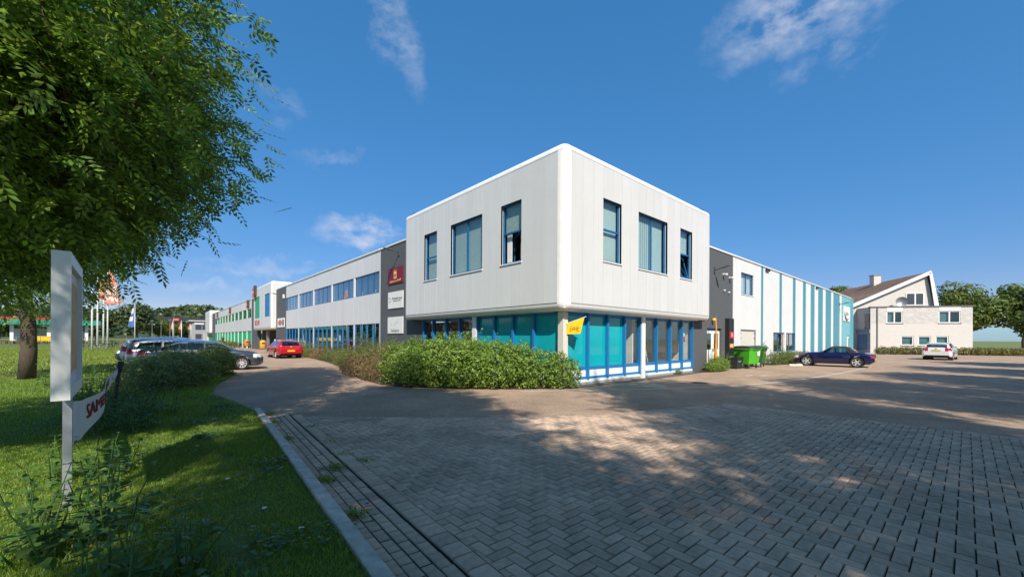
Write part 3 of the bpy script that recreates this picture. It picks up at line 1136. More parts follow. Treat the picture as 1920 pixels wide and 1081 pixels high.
MB().box(9.64, 9.92, .70, .72, 1.52, 1.80).build('notice', M('notice red', (.55, .03, .05), rough=.6), t)
MB().box(9.64, 9.92, .70, .72, 1.805, 1.99).build('notice', WHITE_PAINT, t)
# shop banner behind the street-side panes
MAROON = M('maroon', (.20, .008, .035), rough=.55, var=.06)
GOLD = M('gold print', (.85, .48, .10), rough=.6)
t = thing('window_banner', 'maroon banner with gold crowns hung inside the shop window beside the hedge', 'banner', (.75, 7.7, 2.0))
MB().box(.72, .735, 5.7, 9.8, 1.98, 2.42).build('cloth', MAROON, t)
ORANGE_T = M('orange print', (.80, .22, .03), rough=.6)
for yc, tx in ((9.35, 'KROON'), (7.2, 'SCHOORWEN')):
    text_mesh('lettering', tx, .22, ORANGE_T, t, (.714, yc, 2.19), (0, -1, 0), (0, 0, 1), sx=.75)
def crown(mb, x, yc, zc, h_):
    w_ = h_ * .62
    prof = [(-.5, -.5), (.5, -.5), (.5, .5), (.42, .2), (.28, .2), (.18, .42), (.08, .2), (-.08, .2), (-.18, .42), (-.28, .2), (-.42, .2), (-.5, .5)]
    n = len(prof)
    vs = [(x, yc - p[0] * w_, zc + p[1] * h_) for p in prof] + [(x + .012, yc - p[0] * w_, zc + p[1] * h_) for p in prof]
    mb.add(vs, [(0, 1, 2, 3, 4, 10, 11), (4, 5, 6), (6, 7, 8, 4), (8, 9, 10), (4, 8, 10)] )
    return mb
for yc in (8.4, 6.2):
    crown(MB(), .712, yc, 2.20, .34).build('emblem', M('pale gold', (.85, .72, .38), rough=.6), t)

# ------------------------------------------------------------------ grey brick piers beside the corner block
cpL = thing('grey_brick_pier', 'tall dark grey painted brick pier carrying three company signs beside the corner block', 'wall', (.8, 12.6, 0))
MB().box(.5, .9, 9.955, 15.40, 0, 7.06).build('wall', GREY_BRICK_X, cpL)
MB().box(.46, .94, 11.2, 15.40, 7.063, 7.15).build('roof_trim', WHITE_TRIM, cpL)
cpR = thing('grey_brick_pier', 'dark grey painted brick pier with a white double door beside the wheelie bins', 'wall', (12.9, .7, 0))
DOOR = (12.0, 13.92, 0.0, 2.26)
wall_cells(MB(), GY, 10.205, 15.52, 0, .4, 0, 6.56, [DOOR]).build('wall', GREY_BRICK_Y, cpR)
MB().box(11.2, 15.52, .46, .94, 6.563, 6.65).build('roof_trim', WHITE_TRIM, cpR)
MB().fbox(GY, 12.0, 13.92, .12, .125, 2.12, 2.26).build('door_head', BLUE, cpR)
for a, b in ((12.06, 12.94), (12.97, 13.86)):
    dm = wall_cells(MB(), GY, a, b, .10, .15, .05, 2.12, [(a + .14, b - .14, 1.1, 1.98)])
    d_ = dm.build('door', WHITE_PAINT, cpR)
    MB().fbox(GY, a + .14, b - .14, .12, .126, 1.1, 1.98).build('pane', GLASS_D, d_)
    MB().fbox(GY, a + .16, b - .16, .092, .099, .18, .92).build('door_panel', WHITE_PAINT, d_)
    hx_ = b - .07 if a < 12.5 else a + .07
    MB().fbox(GY, hx_ - .015, hx_ + .015, .05, .098, 1.0, 1.14).build('handle', STEEL, d_)
MB().box(12.0, 13.92, .7, 1.8, 0.0, .05).build('threshold', MATS['plinth concrete'], cpR)
MB().box(11.9, 14.0, 1.8, 1.85, 0, 2.4).build('hall_wall', INNER_DARK, cpR)

# ------------------------------------------------------------------ office wing along the street (blue)
def street_wing(root, bays, frame_up, fin_mat, pane_low, blinds, panel_w=0.9, n_panes=4, zr=7.06):
    y0, y1 = bays[0], bays[-1]
    for z0, z1 in ((5.80, zr), (2.55, 4.45)):
        n = int(round((y1 - y0) / panel_w))
        cladding(root, GX, y0, y1, z0, z1, [y0 + (y1 - y0) * k / n for k in range(1, n)], [], gap=0.004)
    MB().box(.44, 1.0, y0, y1, zr + .003, zr + .09).build('roof_trim', WHITE_TRIM, root)
    MB().box(.6, 12, y0, y1, zr - .1, zr - .02).build('roof_deck', ROOF_FELT, root)
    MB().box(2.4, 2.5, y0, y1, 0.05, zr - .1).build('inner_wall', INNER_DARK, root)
    MB().box(.6, 2.4, y0, y1, 3.4, 3.5).build('floor_slab', INNER, root)
    MB().box(.52, 2.4, y0, y1, 0.0, 0.2).build('plinth', MATS['plinth concrete'], root)
    for i, (a, b) in enumerate(zip(bays, bays[1:])):
        a2, b2 = a + .14, b - .14
        k = [a2 + (b2 - a2) * q / n_panes for q in range(1, n_panes)]
        w_ = window(root, GX, a2, b2, 4.455, 5.795, d=.05, vs=k, frame=frame_up, glass=GLASS_D, blind=blinds[i % len(blinds)], sill=False, w=.07)
        MB().fbox(GX, a - .135, a + .135, .005, .12, 4.455, 5.795).build('post', WHITE_TRIM, root)
        MB().fbox(GX, a - .10, a + .10, .005, .14, .2, 2.545).build('post', WHITE_TRIM, root)
        for q in [a2] + k + [b2]:
            MB().fbox(GX, q - .10, q + .10, .02, .10, .2, 2.54).build('fin', fin_mat, root)
        ed = [a2] + k + [b2]
        for p, q in zip(ed, ed[1:]):
            MB().fbox(GX, p + .10, q - .10, .06, .066, .2, 2.54).build('pane', pane_low, root)

wing = thing('office_wing', 'long white clad office wing with bands of blue framed windows left of the signs', 'building', (.8, 27, 0))
street_wing(wing, [15.42, 19.81, 24.60, 29.52, 34.45, 39.35], BLUE, BLUE2, GLASS_D, [BLIND, BLIND, None, None, None])

# second projecting box with the entrance
e2 = thing('entrance_block', 'white projecting entrance block with tall blue and green window slots in mid distance', 'building', (.5, 49.5, 0))
box_pavilion(e2, 0, 11, 44.07, 55.1, near_r=.2)
EH = [(44.95, 47.9, 4.08, 6.8), (51.0, 54.2, 4.08, 6.85)]
cladding(e2, AX, 44.28, 54.95, ZB, ZT, [47.0, 48.7, 50.4, 52.1], EH)
AE = ('y', 44.07)
cladding(e2, AE, .21, 3.0, ZB, ZT, [], [])
for (a, b, p, q), fm in zip(EH, (BLUE2, GREEN_FIN)):
    s_ = MB().fbox(AX, a, b, .14, .16, p, q).build('window', BLUE if fm is BLUE2 else GREEN_FIN, e2)
    for k in range(4):
        MB().fbox(AX, a + (b - a) * k / 4 + .05, a + (b - a) * (k + 1) / 4 - .12, .05, .138, p, q).build('fin', fm, s_)
MB().box(.5, .9, 39.36, 44.06, 0, 7.12).build('pier', GREY_BRICK_X, e2)
MB().box(.5, .9, 55.11, 59.75, 0, 7.12).build('pier', GREY_BRICK_X, e2)
MB().box(2.6, 2.8, 44.06, 55.11, 0, 2.57).build('entrance_wall', GREY_BRICK_X, e2)
MB().box(.9, 2.6, 54.2, 54.5, 0, 2.57).build('entrance_wall', GREY_BRICK_Y, e2)
MB().box(.45, .75, 48.9, 49.2, 0, 2.57).build('column', STEEL, e2)
MB().box(2.5, 2.6, 45.2, 47.4, 0, 2.3).build('door', BLACK, e2)
ORANGE = M('sign orange', (.80, .13, .03), rough=.5, var=.05)
CHAR = M('sign charcoal', (.05, .05, .055), rough=.5)
def cube_sign(y, z, s_, label):
    t = thing('cube_sign', label, 'sign', (-.2, y, z))
    x_ = 0.497 if y > 57 else -.003
    MB().box(x_ - .25, x_, y, y + s_ * .62, z, z + s_ * .8).build('face', ORANGE, t)
    MB().box(x_ - .25, x_, y - s_ * .45, y - .01, z + s_ * .12, z + s_ * .92).build('face', CHAR, t)
    text_mesh('lettering', 'DEKO', s_ * .2, WHITE_PAINT, t, (x_ - .256, y + s_ * .31, z + s_ * .4), (0, -1, 0), (0, 0, 1))
    return t
cube_sign(53.6, 6.9, 1.6, 'orange and charcoal cube sign over the green window slot of the entrance block')
t = thing('wall_lettering', 'red wall lettering below the green window slot of the entrance block', 'sign', (-.02, 52.5, 3.3))
text_mesh('lettering', 'BOUW', 1.0, M('letter red', (.55, .03, .03), rough=.5), t, (-.02, 52.4, 3.45), (0, -1, 0), (0, 0, 1))

# green wing beyond
gw = thing('green_wing', 'white clad wing with green ground floor panels beyond the entrance block', 'building', (.8, 83, 0))
gy = [59.8] + [59.8 + 47 * k / 11 for k in range(1, 11)] + [106.8]
for z0, z1 in ((5.80, 7.12), (2.55, 4.45)):
    cladding(gw, GX, 59.8, 106.8, z0, z1, [59.8 + 47 * k / 22 for k in range(1, 22)], [], gap=.006)
MB().box(.44, 1.0, 59.8, 106.8, 7.123, 7.2).build('roof_trim', WHITE_TRIM, gw)
MB().box(.7, 12, 59.8, 106.8, 6.9, 7.0).build('roof_deck', ROOF_FELT, gw)
for a, b in zip(gy, gy[1:]):
    w_ = window(gw, GX, a + .35, b - .35, 4.455, 5.795, d=.05, vs=((a + b) / 2,), frame=GREEN_FIN, glass=GLASS_D, blind=None, sill=False, w=.08)
    MB().fbox(GX, a - .34, a + .34, .01, .12, 4.455, 5.795).build('post', WHITE_TRIM, gw)
    MB().fbox(GX, a - .30, a + .30, .01, .12, .0, 2.545).build('post', WHITE_TRIM, gw)
    gp = MB().fbox(GX, a + .31, b - .31, .10, .14, .55, 2.545).build('green_panel', GREEN_FIN, gw)
    for k in range(6):
        s_ = a + .34 + (b - a - .9) * k / 5
        MB().fbox(GX, s_, s_ + .26, .06, .099, .9, 2.545).build('slat', GREEN_FIN, gp)
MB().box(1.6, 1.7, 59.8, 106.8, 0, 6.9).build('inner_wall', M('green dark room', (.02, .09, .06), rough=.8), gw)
for y_, lab in ((62.2, 'orange cube sign on the green wing nearest the entrance block'), (81.5, 'orange cube sign halfway along the green wing'), (101.5, 'orange cube sign at the far end of the green wing')):
    cube_sign(y_, 5.95, 1.25, lab)
# last projecting box
e3 = thing('far_block', 'last white projecting block at the far end of the green wing', 'building', (.5, 119, 0))
box_pavilion(e3, 0, 11, 113.5, 125, near_r=.2)
cladding(e3, AX, 113.72, 124.8, ZB, ZT, [115.5, 117.5, 119.5, 121.5, 123], [(117.2, 118.0, 4, 6.9), (120.4, 121.3, 4, 6.9)])
cladding(e3, ('y', 113.5), .21, 3.0, ZB, ZT, [], [])
for a, b in ((117.2, 118.0), (120.4, 121.3)):
    MB().fbox(AX, a, b, .12, .14, 4, 6.9).build('window', GREEN_FIN, e3)
MB().box(.5, .9, 106.9, 113.49, 0, 7.2).build('pier', GREY_BRICK_X, e3)
MB().box(.7, .9, 113.5, 125, 0, 2.57).build('green_panel', GREEN_FIN, e3)
MB().box(.5, 4, 125.1, 140, 0, 2.9).build('annex', WHITE_PANEL, e3)

# ------------------------------------------------------------------ striped hall on the yard side
hall = thing('striped_hall', 'white and teal striped corrugated hall running back from the wheelie bins', 'building', (34, .8, 0))
HZ = 6.56
def ribbed(name, col):
    """trapezoidal sheet: real colour, ribs as relief"""
    m = M(name, col, rough=0.45, var=0.03, scale=1.5, streak=0.04)
    nt = m.node_tree
    tc = nt.nodes.new('ShaderNodeTexCoord')
    wv_ = nt.nodes.new('ShaderNodeTexWave')
    wv_.bands_direction = 'X'
    wv_.inputs['Scale'].default_value = 1.6
    nt.links.new(tc.outputs['Object'], wv_.inputs['Vector'])
    bp = nt.nodes.new('ShaderNodeBump')
    bp.inputs['Strength'].default_value = 0.35
    bp.inputs['Distance'].default_value = 0.03
    nt.links.new(wv_.outputs['Fac'], bp.inputs['Height'])
    nt.links.new(bp.outputs['Normal'], nt.nodes['Principled BSDF'].inputs['Normal'])
    return m
SHEET_W = ribbed('white sheet', (0.73, 0.73, 0.72))
SHEET_T = ribbed('teal sheet', (0.065, 0.270, 0.345))
SHEET_E = ribbed('pale teal sheet', (0.15, 0.42, 0.48))
st_ = [15.54, 20.42, 20.85, 24.4, 24.99, 27.83, 28.6, 30.78, 31.72, 33.31, 34.7, 36.0, 37.87, 38.97, 41.4, 42.36, 45.53, 46.51, 51.81]
hh = [(16.82, 18.98, 4.45, 5.77), (16.78, 19.48, 0.0, 2.28), (23.04, 28.57, .76, 2.18), (49.6, 51.3, 0.0, 2.16)]
for i, (a, b) in enumerate(zip(st_, st_[1:])):
    m_ = SHEET_W if i % 2 == 0 else (SHEET_T if a < 36 else SHEET_E if a > 44 else SHEET_T)
    mb = wall_cells(MB(), GY, a, b, 0.0 if i % 2 == 0 else .003, .05, 0, HZ, hh)
    mb.build('panel', m_, hall)
wall_cells(MB(), GY, 15.54, 51.80, .055, .25, 0, HZ, hh).build('wall', SEAM, hall)
MB().box(51.62, 51.8, .26, 22, 0, HZ).build('end_wall', SHEET_E, hall)
MB().box(15.53, 51.88, .44, .80, HZ + .003, HZ + .085).build('roof_trim', WHITE_TRIM, hall)
MB().box(15.53, 51.6, .8, 22, HZ - .05, HZ + .05).build('roof_deck', ROOF_FELT, hall)
window(hall, GY, *hh[0], d=.08, vs=(17.9,), blind=BLIND, glass=GLASS)
window(hall, GY, *hh[2], d=.08, vs=(24.4, 25.9, 27.2), blind=INNER_DARK, glass=GLASS_D, w=.09)
MB().fbox(GY, 25.72, 26.08, -.004, .1, .76, 2.18).build('mullion', WHITE_TRIM, hall)
sd = MB().fbox(GY, 16.86, 19.40, .06, .11, 0.03, 2.2).build('service_door', M('cream door', (.66, .62, .55), rough=.5, var=.04), hall)
fr = MB(); fr_box(fr, GY, 16.78, 19.48, 0.0, 2.28, .02, .058, .07); fr.build('door_frame', STEEL, sd)
for z_ in (.5, 1.7, 2.0):
    MB().fbox(GY, 16.88, 17.0, .035, .06, z_, z_ + .1).build('hinge', STEEL, sd)
    MB().fbox(GY, 19.26, 19.38, .035, .06, z_, z_ + .1).build('hinge', STEEL, sd)
ed_ = MB().fbox(GY, 49.66, 51.24, .06, .11, 0.03, 2.1).build('door', WHITE_PAINT, hall)
MB().fbox(GY, 50.7, 51.1, .05, .059, .9, 1.9).build('pane', GLASS_D, ed_)
for x_ in (21.2, 35.0):
    MB().box(x_, x_ + .7, .38, .46, HZ - .22, HZ - .08).build('overflow_spout', BLACK, hall)
t = thing('company_sign', 'white square sign with a grey swoosh at the far end of the striped hall', 'sign', (49, .45, 4.5))
MB().box(47.3, 50.8, .42, .49, 3.8, 5.45).build('board', WHITE_PAINT, t)
GREY_T = M('grey print', (.16, .15, .17), rough=.6)
text_mesh('lettering', 'karo', .75, GREY_T, t, (49.2, .412, 4.68), (1, 0, 0), (0, 0, 1))
mb = MB(); pts = []
for k in range(13):
    a = R(150 + 170 * k / 12)
    pts.append((49.0 + 1.35 * math.cos(a), .411, 4.62 + .68 * math.sin(a)))
mb.tube(pts, [.02 + .09 * math.sin(math.pi * k / 12) for k in range(13)], 6)
mb.build('swoosh', GREY_T, t)
# ================================================================== signs, lamps, street things
def wall_board(name, label, x, y0, y1, z0, z1, mat):
    t = thing(name, label, 'sign', (x, (y0 + y1) / 2, (z0 + z1) / 2))
    MB().box(x - .04, x, y0, y1, z0, z1).build('board', mat, t)
    return t
XS = .497
t = wall_board('company_sign', 'maroon company sign with a gold crown, topmost on the grey pier', XS, 12.31, 14.24, 4.79, 5.73, MAROON)
crown(MB(), XS - .056, 13.25, 5.36, .60).build('emblem', M('crown gold', (.90, .55, .12), rough=.55), t)
MB().box(XS - .060, XS - .050, 13.13, 13.37, 5.15, 5.33).build('emblem_plate', M('emblem silver', (.45, .47, .5), rough=.4), t)
text_mesh('lettering', 'HUUR', .10, MAROON, t, (XS - .064, 13.25, 5.285), (0, -1, 0), (0, 0, 1))
text_mesh('lettering', 'KLUIS', .085, MAROON, t, (XS - .064, 13.25, 5.195), (0, -1, 0), (0, 0, 1))
text_mesh('lettering', 'de kroon op de taal!', .17, GOLD, t, (XS - .045, 13.27, 4.94), (0, -1, 0.04), (0, .04, 1))
t = wall_board('company_sign', 'white company sign with grey lettering, middle one on the grey pier', XS, 12.30, 14.22, 3.36, 4.32, WHITE_PAINT)
text_mesh('lettering', 'TSP Numberinc Group', .15, M('dark print', (.06, .06, .07), rough=.6), t, (XS - .045, 13.05, 3.92), (0, -1, 0), (0, 0, 1), sx=.9)
text_mesh('lettering', 'INTERNATIONAL NETWORK', .075, GREY_T, t, (XS - .045, 13.05, 3.78), (0, -1, 0), (0, 0, 1))
for k, (a, r_) in enumerate(((20, .13), (140, .13), (260, .13))):
    MB().tube([(XS - .046, 13.95 + r_ * math.cos(R(a + q)), 3.86 + r_ * math.sin(R(a + q))) for q in (0, 30, 60, 90)], [.006, .018, .018, .004], 5).build('emblem', M('slate print', (.12, .20, .28), rough=.6), t)
t = wall_board('company_sign', 'white company sign with a blue feather stroke, lowest on the grey pier', XS, 12.30, 14.25, 1.90, 2.86, WHITE_PAINT)
text_mesh('lettering', 'FunExperts', .27, GREY_T, t, (XS - .045, 13.28, 2.07), (0, -1, 0), (0, 0, 1), sx=.85)
MB().add([(XS - .045, 13.35, 2.27), (XS - .045, 13.16, 2.42), (XS - .045, 12.75, 2.79), (XS - .045, 13.02, 2.53)], [(0, 1, 2, 3)]).build('emblem', M('navy print', (.02, .06, .16), rough=.6), t)
MB().add([(XS - .045, 13.45, 2.35), (XS - .045, 13.2, 2.44), (XS - .045, 13.0, 2.57)], [(0, 1, 2)]).build('emblem', M('sky print', (.10, .38, .55), rough=.6), t)
MB().add([(XS - .045, 13.85, 2.58), (XS - .045, 13.66, 2.32), (XS - .045, 13.75, 2.40)], [(0, 1, 2)]).build('emblem', M('red print', (.55, .12, .12), rough=.6), t)
t = wall_board('company_sign', 'small white sign with orange and black squares on the pier of the entrance block', XS, 39.9, 43.2, 2.75, 3.75, WHITE_PAINT)
for k, m_ in enumerate((CHAR, ORANGE, CHAR, ORANGE)):
    MB().box(XS - .055, XS - .042, 40.2 + k * .72, 40.75 + k * .72, 2.95 + .12 * (k % 2), 3.55 - .1 * (k % 2)).build('square', m_, t)

LAMP = M('lamp head grey', (.10, .10, .11), rough=.45, metal=.3)
def wall_lamp(ax, s_, z, label, out=0.95, rise=.16, tilt=0.0):
    k, p = ax
    def P(so, d, zz):
        return (p - d, s_ + so, zz) if k == 'x' else (s_ + so, p - d, zz)
    t = thing('wall_lamp', label, 'lamp', P(0, 0, z))
    mb = MB().fbox(ax, s_ - .06, s_ + .06, -.05, -.001, z - .16, z + .16)
    mb.build('wall_plate', LAMP, t)
    MB().tube([P(0, .04, z), P(tilt * .4, out * .5, z + rise * .55)], .030, 8).build('arm', LAMP, t)
    a, b = Vector(P(tilt * .4, out * .45, z + rise * .5)), Vector(P(tilt, out, z + rise))
    hd = MB()
    d = (b - a).normalized()
    side = d.cross(Vector((0, 0, 1))).normalized()
    up_ = side.cross(d)
    sec = [(0, .05, .03), (.15, .09, .05), (.75, .11, .05), (1, .05, .025)]
    vs = []
    for q, w_, h_ in sec:
        c = a + (b - a) * q
        vs += [c + side * w_ - up_ * h_ * .5, c - side * w_ - up_ * h_ * .5, c - side * w_ * .7 + up_ * h_, c + side * w_ * .7 + up_ * h_]
    fs = [(0, 1, 2, 3), (12, 15, 14, 13)]
    for i in range(3):
        for j in range(4):
            fs.append((4 * i + j, 4 * i + (j + 1) % 4, 4 * i + 4 + (j + 1) % 4, 4 * i + 4 + j))
    hd.add(vs, fs)
    hd.build('lamp_head', LAMP, t)
    c = a + (b - a) * .6 - up_ * .035
    MB().lathe([(0, 0), (.06, 0), (.05, -.02), (0, -.03)], c, n=10).build('lens', M('lamp lens', (.6, .6, .58), rough=.2), t)
    return t
wall_lamp(GX, 12.85, 6.50, 'grey wall lamp on the pier above the maroon sign')
wall_lamp(GY, 12.88, 5.42, 'grey wall lamp on the pier above the white double door')
wall_lamp(GX, 41.8, 6.3, 'grey wall lamp on the pier of the entrance block')
wall_lamp(GX, 110, 6.3, 'grey wall lamp on the pier of the last far block')
wall_lamp(GY, 45.3, 5.5, 'grey wall lamp on the striped hall beside its white sign')
for x_, z_, lab in ((14.05, 5.30, 'small white dome camera just right of the pier lamp'), (14.95, 5.20, 'small white dome camera at the right edge of the pier'), ):
    t = thing('dome_camera', lab, 'camera', (x_, .45, z_))
    MB().box(x_ - .05, x_ + .05, .40, .497, z_ - .02, z_ + .07).build('bracket', WHITE_PAINT, t)
    MB().lathe([(.0, .0), (.09, -.01), (.10, -.05), (.06, -.12), (0, -.14)], (x_, .33, z_ + .05), n=12).build('dome', WHITE_PAINT, t, True)
for x_, z_, lab in ((14.15, 4.42, 'small white wall spot below the dome cameras, left one'), (14.8, 4.36, 'small white wall spot below the dome cameras, right one')):
    t = thing('wall_spot', lab, 'lamp', (x_, .45, z_))
    MB().lathe([(0, 0), (.05, 0), (.06, -.06), (0, -.08)], (x_, .44, z_ + .04), n=10).build('cap', WHITE_PAINT, t)
    MB().box(x_ - .03, x_ + .03, .44, .498, z_ - .03, z_ + .03).build('mount', WHITE_PAINT, t)
t = thing('wall_spot', 'white wall spot high on the pier of the entrance block', 'lamp', (.4, 40.2, 6.0))
MB().box(.34, .497, 40.1, 40.3, 5.85, 6.25).build('cap', WHITE_PAINT, t)
MB().box(.30, .34, 40.14, 40.26, 5.9, 6.1).build('lens', STEEL, t)
t = thing('door_lamp', 'round yellow lamp above the white double door', 'lamp', (12.6, .4, 2.75))
MB().lathe([(0, 0), (.10, 0), (.12, .05), (.08, .14), (0, .16)], (12.6, .38, 2.64), n=12).build('globe', YEL, t, True)
MB().box(12.56, 12.64, .38, .498, 2.70, 2.74).build('bracket', STEEL, t)

# parcel flag on the corner column
t = thing('parcel_flag', 'yellow parcel service flag on a short staff at the corner column', 'flag', (.55, .3, 2.1))
MB().tube([(.52, .37, 2.16), (.91, -.13, 2.385)], .012, 6).build('staff', WHITE_PAINT, t)
MB().lathe([(0, -.02), (.02, -.01), (.02, .01), (0, .02)], (.92, -.14, 2.39), n=8).build('finial', WHITE_PAINT, t)
fv, ff = [], []
for i in range(9):
    u_ = i / 8
    top_ = Vector((.55 + .34 * u_, .33 - .44 * u_, 2.175 + .19 * u_))
    bot_ = Vector((.53 + .27 * u_, .36 - .375 * u_, 1.80 + .02 * u_))
    for j in range(6):
        q = j / 5
        p = top_.lerp(bot_, q) + Vector((.79, .61, 0)) * (.022 * math.sin(u_ * 7 + q * 2) * q)
        fv.append(p)
for i in range(8):
    for j in range(5):
        ff.append((i * 6 + j, i * 6 + j + 1, (i + 1) * 6 + j + 1, (i + 1) * 6 + j))
cl = MB().add(fv, ff).build('cloth', YEL, t, True)
text_mesh('lettering', 'DHL', .135, RED_T, t, (.645, .085, 2.02), (.61, -.79, .06), (0, -.02, 1), thick=.006, sx=1.25)

# beach flag at the door, wound round its pole
t = thing('beach_flag', 'tall narrow orange beach flag wound on its pole before the white double door', 'flag', (12.15, .15, 0))
MB().lathe([(0, 0), (.22, 0), (.2, .05), (.05, .08), (0, .08)], (12.15, .1, 0.03), n=14).build('foot', BLACK, t)
ORF = M('flag orange', (.72, .28, .03), rough=.7, var=.25, scale=5)
pts = [(12.15 + .03 * math.sin(k * 1.3), .1, .08 + .3 * k) for k in range(10)]
MB().tube(pts, [.06, .13, .11, .075, .06, .05, .045, .045, .04, .012], 8).build('cloth', ORF, t, True)
MB().tube([(12.15, .1, .05), (12.15, .1, 2.95)], .015, 6).build('pole', STEEL, t)

# information pillar
t = thing('information_pillar', 'slim black information pillar with red and yellow plates beside the wheelie bins', 'sign', (14.77, .3, 0))
MB().box(14.39, 15.12, .28, .49, 0, 2.85).build('body', BLACK, t)
MB().box(14.47, 15.05, .262, .279, 1.72, 2.10).build('plate', M('fire sign red', (.50, .02, .02), rough=.5), t)
MB().box(14.72, 14.80, .256, .261, 1.80, 2.03).build('pictogram', WHITE_PAINT, t)
MB().box(14.49, 15.05, .262, .279, 1.18, 1.42).build('plate', M('plate amber', (.70, .30, .03), rough=.5), t)
MB().box(14.57, 14.87, .256, .261, 1.26, 1.34).build('pictogram', WHITE_PAINT, t)
MB().box(14.47, 15.05, .262, .279, .45, .72).build('plate', M('plate green', (.06, .16, .12), rough=.5), t)
t = thing('black_litter_bin', 'low black bin at the foot of the information pillar', 'bin', (14.87, .05, 0))
MB().add([(14.42, -.12, 0), (15.17, -.12, 0), (15.17, .24, 0), (14.42, .24, 0), (14.35, -.18, .62), (15.25, -.18, .62), (15.25, .25, .62), (14.35, .25, .62)],
         [(0, 3, 2, 1), (0, 1, 5, 4), (1, 2, 6, 5), (2, 3, 7, 6), (3, 0, 4, 7), (4, 5, 6, 7)]).build('body', BLACK, t)
MB().box(14.33, 15.27, -.2, .26, .623, .66).build('rim', BLACK, t)
MB().box(14.52, 14.97, -.165, -.150, .38, .56).build('sticker', M('sticker green', (.10, .25, .18), rough=.6), t)

# wheelie containers
def container(label, loc, rot, body, lid):
    t = thing('wheeled_container', label, 'bin', loc, rot)
    def pb(mb, *a, m=body, n='body'):
        return mb.build(n, m, t, local=True)
    b = MB()
    b.add([(-.56, -.36, .26), (.56, -.36, .26), (.56, .36, .26), (-.56, .36, .26), (-.66, -.47, 1.10), (.66, -.47, 1.10), (.66, .47, 1.10), (-.66, .47, 1.10)],
          [(0, 3, 2, 1), (0, 1, 5, 4), (1, 2, 6, 5), (2, 3, 7, 6), (3, 0, 4, 7), (4, 5, 6, 7)])
    b.box(-.70, .70, -.51, .51, 1.102, 1.16)
    pb(b)
    for sx_ in (-.30, 0, .30):
        MB().add([(sx_ - .05, -.385, .30), (sx_ + .05, -.385, .30), (sx_ + .06, -.49, 1.05), (sx_ - .06, -.49, 1.05), (sx_ - .07, -.36, .30), (sx_ + .07, -.36, .30), (sx_ + .08, -.462, 1.05), (sx_ - .08, -.462, 1.05)],
                 [(0, 1, 2, 3), (4, 0, 3, 7), (1, 5, 6, 2), (3, 2, 6, 7), (0, 4, 5, 1)]).build('rib', body, t, local=True)
    l = MB()
    n = 8
    vs, fs = [], []
    for i in range(n + 1):
        a = math.pi * i / n
        y_, z_ = -.52 * math.cos(a), 1.165 + .13 * math.sin(a)
        vs += [(-.71, y_, z_), (.71, y_, z_)]
    for i in range(n):
        fs.append((2 * i, 2 * i + 1, 2 * i + 3, 2 * i + 2))
    fs.append(tuple(range(0, 2 * n + 2, 2)))
    fs.append(tuple(range(2 * n + 1, 0, -2)))
    l.add(vs, fs)
    lo = l.build('lid', lid, t, 'auto', local=True)
    MB().tube([(-.4, -.58, 1.14), (.4, -.58, 1.14)], .018, 6).build('handle', lid, lo, local=True)
    for sx_ in (-1, 1):
        MB().lathe([(0, -.03), (.10, -.03), (.10, .03), (0, .03)], (sx_ * .73, 0, 1.02), 'x', 12).build('trunnion', lid, t, local=True)
        for sy_ in (-.30, .30):
            w_ = MB().lathe([(0, -.025), (.10, -.025), (.105, 0), (.10, .025), (0, .025)], (sx_ * .46, sy_, .105), 'y', 14).build('wheel', BLACK, t, local=True)
            MB().box(sx_ * .46 - .035, sx_ * .46 + .035, sy_ - .045, sy_ + .045, .14, .26).build('fork', STEEL, w_, local=True)
    MB().box(.22, .50, -.475, -.468, .72, 1.0).build('sticker', WHITE_PAINT, t, local=True)
    return t
LIME = M('lime plastic', (.075, .42, .018), rough=.45, var=.08)
DKGR = M('dark green plastic', (.035, .13, .028), rough=.5, var=.12)
container('bright lime green wheeled container with a dark lid', (15.9, -.15, 0), R(-8), LIME, M('lid dark', (.025, .035, .05), rough=.5))
t2 = container('dark green wheeled container right of the lime one', (17.75, -.08, 0), R(8), DKGR, M('lid green', (.04, .12, .035), rough=.5))
MB().box(-.25, -.02, -.470, -.462, .78, .93).build('sticker', M('sticker orange', (.7, .2, .06), rough=.6), t2, local=True)
# concrete wheel stop before the parked roadster
t = thing('wheel_stop', 'weathered concrete wheel stop by the shrubs before the blue roadster', 'wheel stop', (19.6, -.9, 0))
MB().add([(20.2, -1.2, 0), (20.9, -1.75, 0), (21.0, -1.62, 0), (20.3, -1.07, 0), (20.22, -1.17, .12), (20.9, -1.71, .12), (20.98, -1.64, .12), (20.3, -1.1, .12)],
         [(0, 3, 2, 1), (0, 1, 5, 4), (1, 2, 6, 5), (2, 3, 7, 6), (3, 0, 4, 7), (4, 5, 6, 7)]).build('stone', CONC, t)
MB().box(20.53, 20.60, -1.46, -1.39, .118, .126).build('bolt_cap', STEEL, t)
# litter bins and post by the entrance block
for x_, y_, lab in ((-1.05, 53.0, 'orange litter bin at the end of the green wing'), (-1.35, 40.9, 'yellow litter bin in front of the entrance block')):
    t = thing('litter_bin', lab, 'bin', (x_, y_, 0))
    t.scale = (.8, .8, .8)
    m_ = M('bin orange', (.55, .20, .03), rough=.5) if y_ > 45 else M('bin yellow', (.60, .33, .03), rough=.5)
    MB().lathe([(0, .45), (.26, .45), (.30, .5), (.30, 1.15), (.22, 1.3), (0, 1.34)], (x_, y_, 0), n=14).build('body', m_, t, 'auto')
    MB().tube([(x_ + .34, y_, 0), (x_ + .34, y_, 1.2)], .05, 8).build('post', STEEL, t)
    MB().box(x_ - .14, x_ + .14, y_ - .31, y_ - .27, .95, 1.08).build('opening', BLACK, t)
t = thing('white_bollard', 'thin white bollard before the grey pier of the entrance block', 'bollard', (-.2, 41, 0))
MB().tube([(-.2, 41, 0), (-.2, 41, 1.35)], .07, 8).build('post', WHITE_PAINT, t)
